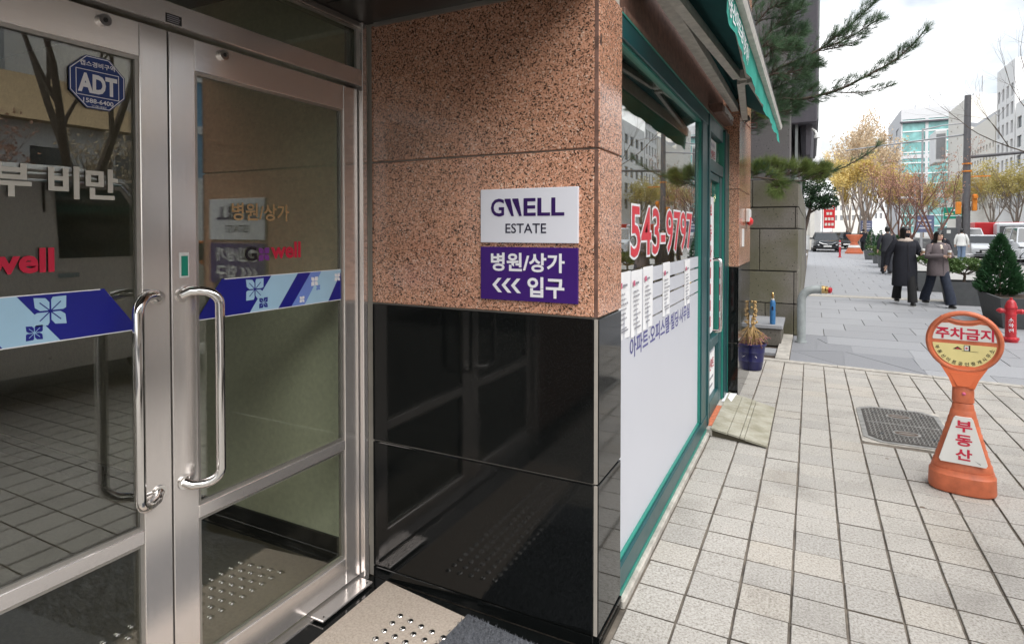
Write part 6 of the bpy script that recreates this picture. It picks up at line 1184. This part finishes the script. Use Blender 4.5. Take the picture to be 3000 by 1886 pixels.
for k, (x, y, hh, lb) in enumerate(((22.3, 92, 10.5, 'yellow ginkgo across the road in front of the white tower'), (23.0, 106, 11, 'yellow ginkgo across the road right of the tall post'), (22.6, 122, 11, 'yellow ginkgo across the road behind the tall post'), (22.6, 140, 12, 'yellow ginkgo across the road left of the tall post'), (22.5, 160, 12, 'farthest yellow ginkgo across the road'), (15.0, 120, 10, 'yellow green ginkgo at the street end'))): tree('ginkgo_tree', lb, (x, y, 0), hh, .22, 40+k, 'bark_pale', 'ginkgo_green' if k % 2 == 0 else 'ginkgo', 3400, .16, .5, 4, .22, 'ginkgo trees across the road')
tree('plane_tree', 'dark bare forked tree mirrored in the entrance glass', (7.4, 5.9, 0), 9.5, .17, 61, 'bark', None, 0, .05, .5, 5, .22, kids=2, lean=(.05,-.12)); tree('plane_tree', 'dark bare street tree mirrored behind the van', (7.4, 1.2, 0), 9.0, .16, 62, 'bark', 'leaf_beige', 250, .07, .5, 5, .25, kids=2)
tree('shrub_tree', 'twiggy brown leaved tree across the road mirrored in the glass', (22.5, 9.0, 0), 6.5, .12, 63, 'bark_red', 'leaf_rust', 1500, .10, .6, 5, .2); tree('shrub_tree', 'twiggy bare tree across the road beside the tan roofed house', (22.5, 14.5, 0), 6.0, .12, 64, 'bark', 'leaf_beige', 900, .10, .6, 5, .2)
# ================================================================ buildings across the road and at the street end
def facade(t, o, u, n, W, Hh, cols, rows, wall, pane, pier=.35, sill=.45, z0=0.0, top=1.0, depth=.25, nm='window'):
    o, u, n = Vector(o), Vector(u), Vector(n); mb = MB(); cw_, rh = W/cols, (Hh-z0-top)/rows
    def blk(a0, a1, b0, b1): p = o + u*a0 + EZ*b0; q = [p, p + u*(a1-a0), p + u*(a1-a0) + EZ*(b1-b0), p + EZ*(b1-b0)]; mb.prism(q, n*depth)
    for i in range(cols+1): a0 = max(0, i*cw_-cw_*pier/2); a1 = min(W, i*cw_+cw_*pier/2); blk(a0, a1, z0, Hh-top)
    for j in range(rows):
        for i in range(cols): blk(i*cw_+cw_*pier/2, (i+1)*cw_-cw_*pier/2, z0+j*rh, z0+j*rh+rh*sill)
    blk(0, W, Hh-top, Hh)
    if z0 > 0: blk(0, W, 0, z0)
    part('wall', mb, wall, t)
    pw_, ph = cw_*(1-pier)+.02, rh*(1-sill)+.02; me = mesh(MB().prism([(-u*pw_/2 - EZ*ph/2), (u*pw_/2 - EZ*ph/2), (u*pw_/2 + EZ*ph/2), (-u*pw_/2 + EZ*ph/2)], n*.05), nm); me.materials.append(MATS[pane])
    copies(nm, me, None, t, [o + u*((i+.5)*cw_) + EZ*(z0 + j*rh + rh*sill + rh*(1-sill)/2) + n*.01 for j in range(rows) for i in range(cols)])
def block(label, x0, x1, y0, y1, h, wall, faces, name='far_building'):
    t = thing(name, label, 'building', ((x0+x1)/2, (y0+y1)/2, 0), world=True); part('core', MB().box(x0+.26, x1, y0+.26, y1, 0, h-.05), wall, t)
    for f, cols, rows, pane, kw in faces:
        if f == 'front': facade(t, (x0, y0+.26, 0), EX, -EY, x1-x0, h, cols, rows, wall, pane, **kw)
        else: facade(t, (x0+.26, y1, 0), -EY, -EX, y1-y0-.26, h, cols, rows, wall, pane, **kw)
    return t
hz = lambda px, py, Y: at(px, py, Y).z
def roof_units(t, x, y, z, n, sd):
    rr = random.Random(sd)
    for k in range(n):
        a, b, c = rr.uniform(1, 2.5), rr.uniform(1, 2.5), rr.uniform(.8, 2.0); xx = x + rr.uniform(0, 6); yy = y + rr.uniform(0, 8); part('roof_unit', MB().box(xx, xx+a, yy, yy+b, z-.06, z+c, .05), 'facade_grey', t)
    part('antenna', MB().tube([(x+1,y+1,z-.1),(x+1,y+1,z+4)], .05, 5), 'post_grey', t)
W4 = block('white tower with narrow window slots at the right edge', 25, 44, 104.5, 113.5, hz(2965,172,105), 'facade_white', [('side', 4, 7, 'window_grey', dict(pier=.5, sill=.32, z0=4, top=3.2)), ('front', 3, 6, 'window_green', dict(pier=.75, sill=.6, z0=4, top=9))])
roof_units(W4, 26, 105.5, hz(2965,172,105), 4, 5)
B3 = block('cream ribbed building with a slanted roof frame beside the white tower', 25, 44, 114, 133, hz(2913,335,114), 'facade_cream', [('side', 10, 6, 'window_grey', dict(pier=.55, sill=.55, z0=4, top=4))])
part('roof_frame', MB().prism([(25.2,114.2,hz(2913,312,114)-.6),(25.2,126,hz(2913,312,114)-.6),(25.2,132.5,hz(2800,357,133)-.3),(25.2,132.5,hz(2800,357,133)-.9),(25.2,126,hz(2913,312,114)-1.5),(25.2,114.2,hz(2913,312,114)-1.5)], (8,0,0)), 'facade_grey', B3)
for k in range(4): part('roof_post', MB().box(25.5,26.0,115+k*4.6,115.4+k*4.6,hz(2913,335,114)-.05,hz(2913,312,114)-1.5), 'facade_cream', B3)
PB = block('plain cream building left of the slanted roof', 25.5, 44, 134, 152, hz(2800,325,150), 'facade_cream', [('side', 3, 9, 'facade_beige', dict(pier=.85, sill=.85, z0=4, top=2))])
roof_units(PB, 27, 136, hz(2800,325,150), 3, 7)
GB = block('office block with green glass bays at the street end', at(2637,600,176).x, at(2781,600,176).x+6, 176, 204, hz(2637,321,176), 'facade_grey', [('front', 3, 3, 'window_green', dict(pier=.12, sill=.10, z0=0, top=hz(2637,321,176)-hz(2640,352,176))), ('side', 2, 6, 'window_grey', dict(pier=.6, sill=.6, z0=4, top=4))])
zt = hz(2637,321,176); part('cornice', MB().box(at(2637,600,176).x-.3, at(2781,600,176).x+6, 175.4, 176, zt-3.6, zt-3.2), 'overhang_dark', GB)
roof_units(GB, at(2660,600,176).x, 178, zt, 4, 6)
gm = MB()
for j in range(1, 12): gm.box(at(2637,600,176).x+.4, at(2781,600,176).x+5.6, 176.02, 176.08, j*2.6, j*2.6+.28)
part('glazing_bars', gm, 'facade_white', GB)
block('low white building left of the green glass office', at(2545,600,260).x, at(2603,600,260).x, 260, 290, hz(2570,418,260), 'facade_white', [('front', 4, 7, 'window_grey', dict(pier=.5, sill=.5, z0=4, top=2))]); block('pale block closing the street behind the trees', at(2440,600,330).x, at(2545,600,330).x, 330, 350, hz(2500,470,330), 'facade_cream', [('front', 6, 6, 'window_grey', dict(pier=.5, sill=.5, z0=4, top=2))])
SC = thing('media_screen', 'tall framed screen box on the building near the tall post', 'screen', (24.9, 158, 0), world=True); part('screen_box', MB().box(23.4, 25.4, 153, 160, hz(2750,480,156), hz(2750,388,156), .1), 'facade_white', SC); part('screen_face', MB().box(23.6, 25.2, 152.95, 152.99, hz(2750,470,156), hz(2750,398,156)), 'window_grey', SC)
block('cream office row across the road beyond the right edge', 25, 44, 78, 104, 19, 'facade_white', [('side', 8, 5, 'window_dark', dict(pier=.4, sill=.4, z0=4, top=2)), ('front', 5, 5, 'window_green', dict(pier=.3, sill=.4, z0=4, top=2))])
block('grey office across the road with dark windows', 25, 44, 50, 77, 24, 'facade_grey', [('side', 7, 6, 'window_dark', dict(pier=.4, sill=.4, z0=4, top=2))]); block('blue glass tower across the road', 26, 44, 19.5, 36, 34, 'facade_white', [('side', 7, 10, 'window_blue', dict(pier=.12, sill=.15, z0=4, top=2))]); block('white apartment block across the road', 25.5, 44, 36.5, 49.5, 22, 'facade_white', [('side', 5, 6, 'window_dark', dict(pier=.5, sill=.5, z0=4, top=2))])
HT = block('tan roofed house across the road', 26, 44, -2, 19, 6.2, 'facade_grey', [('side', 6, 2, 'window_dark', dict(pier=.6, sill=.5, z0=.5, top=1))]); part('roof', MB().prism([(25.2,-2.5,6.2),(35,-2.5,10.2),(45,-2.5,6.2)], (0,22,0)), 'roof_tan', HT)
block('grey slab block behind the tan roofed house', 50, 60, -20, 30, 40, 'facade_grey', [('side', 12, 11, 'window_dark', dict(pier=.4, sill=.45, z0=4, top=2))]); block('beige block across the road behind the camera', 25.5, 44, -30, -3, 18, 'facade_beige', [('side', 8, 5, 'window_dark', dict(pier=.4, sill=.45, z0=4, top=2))])

bpy.data.scenes.remove(TSC)
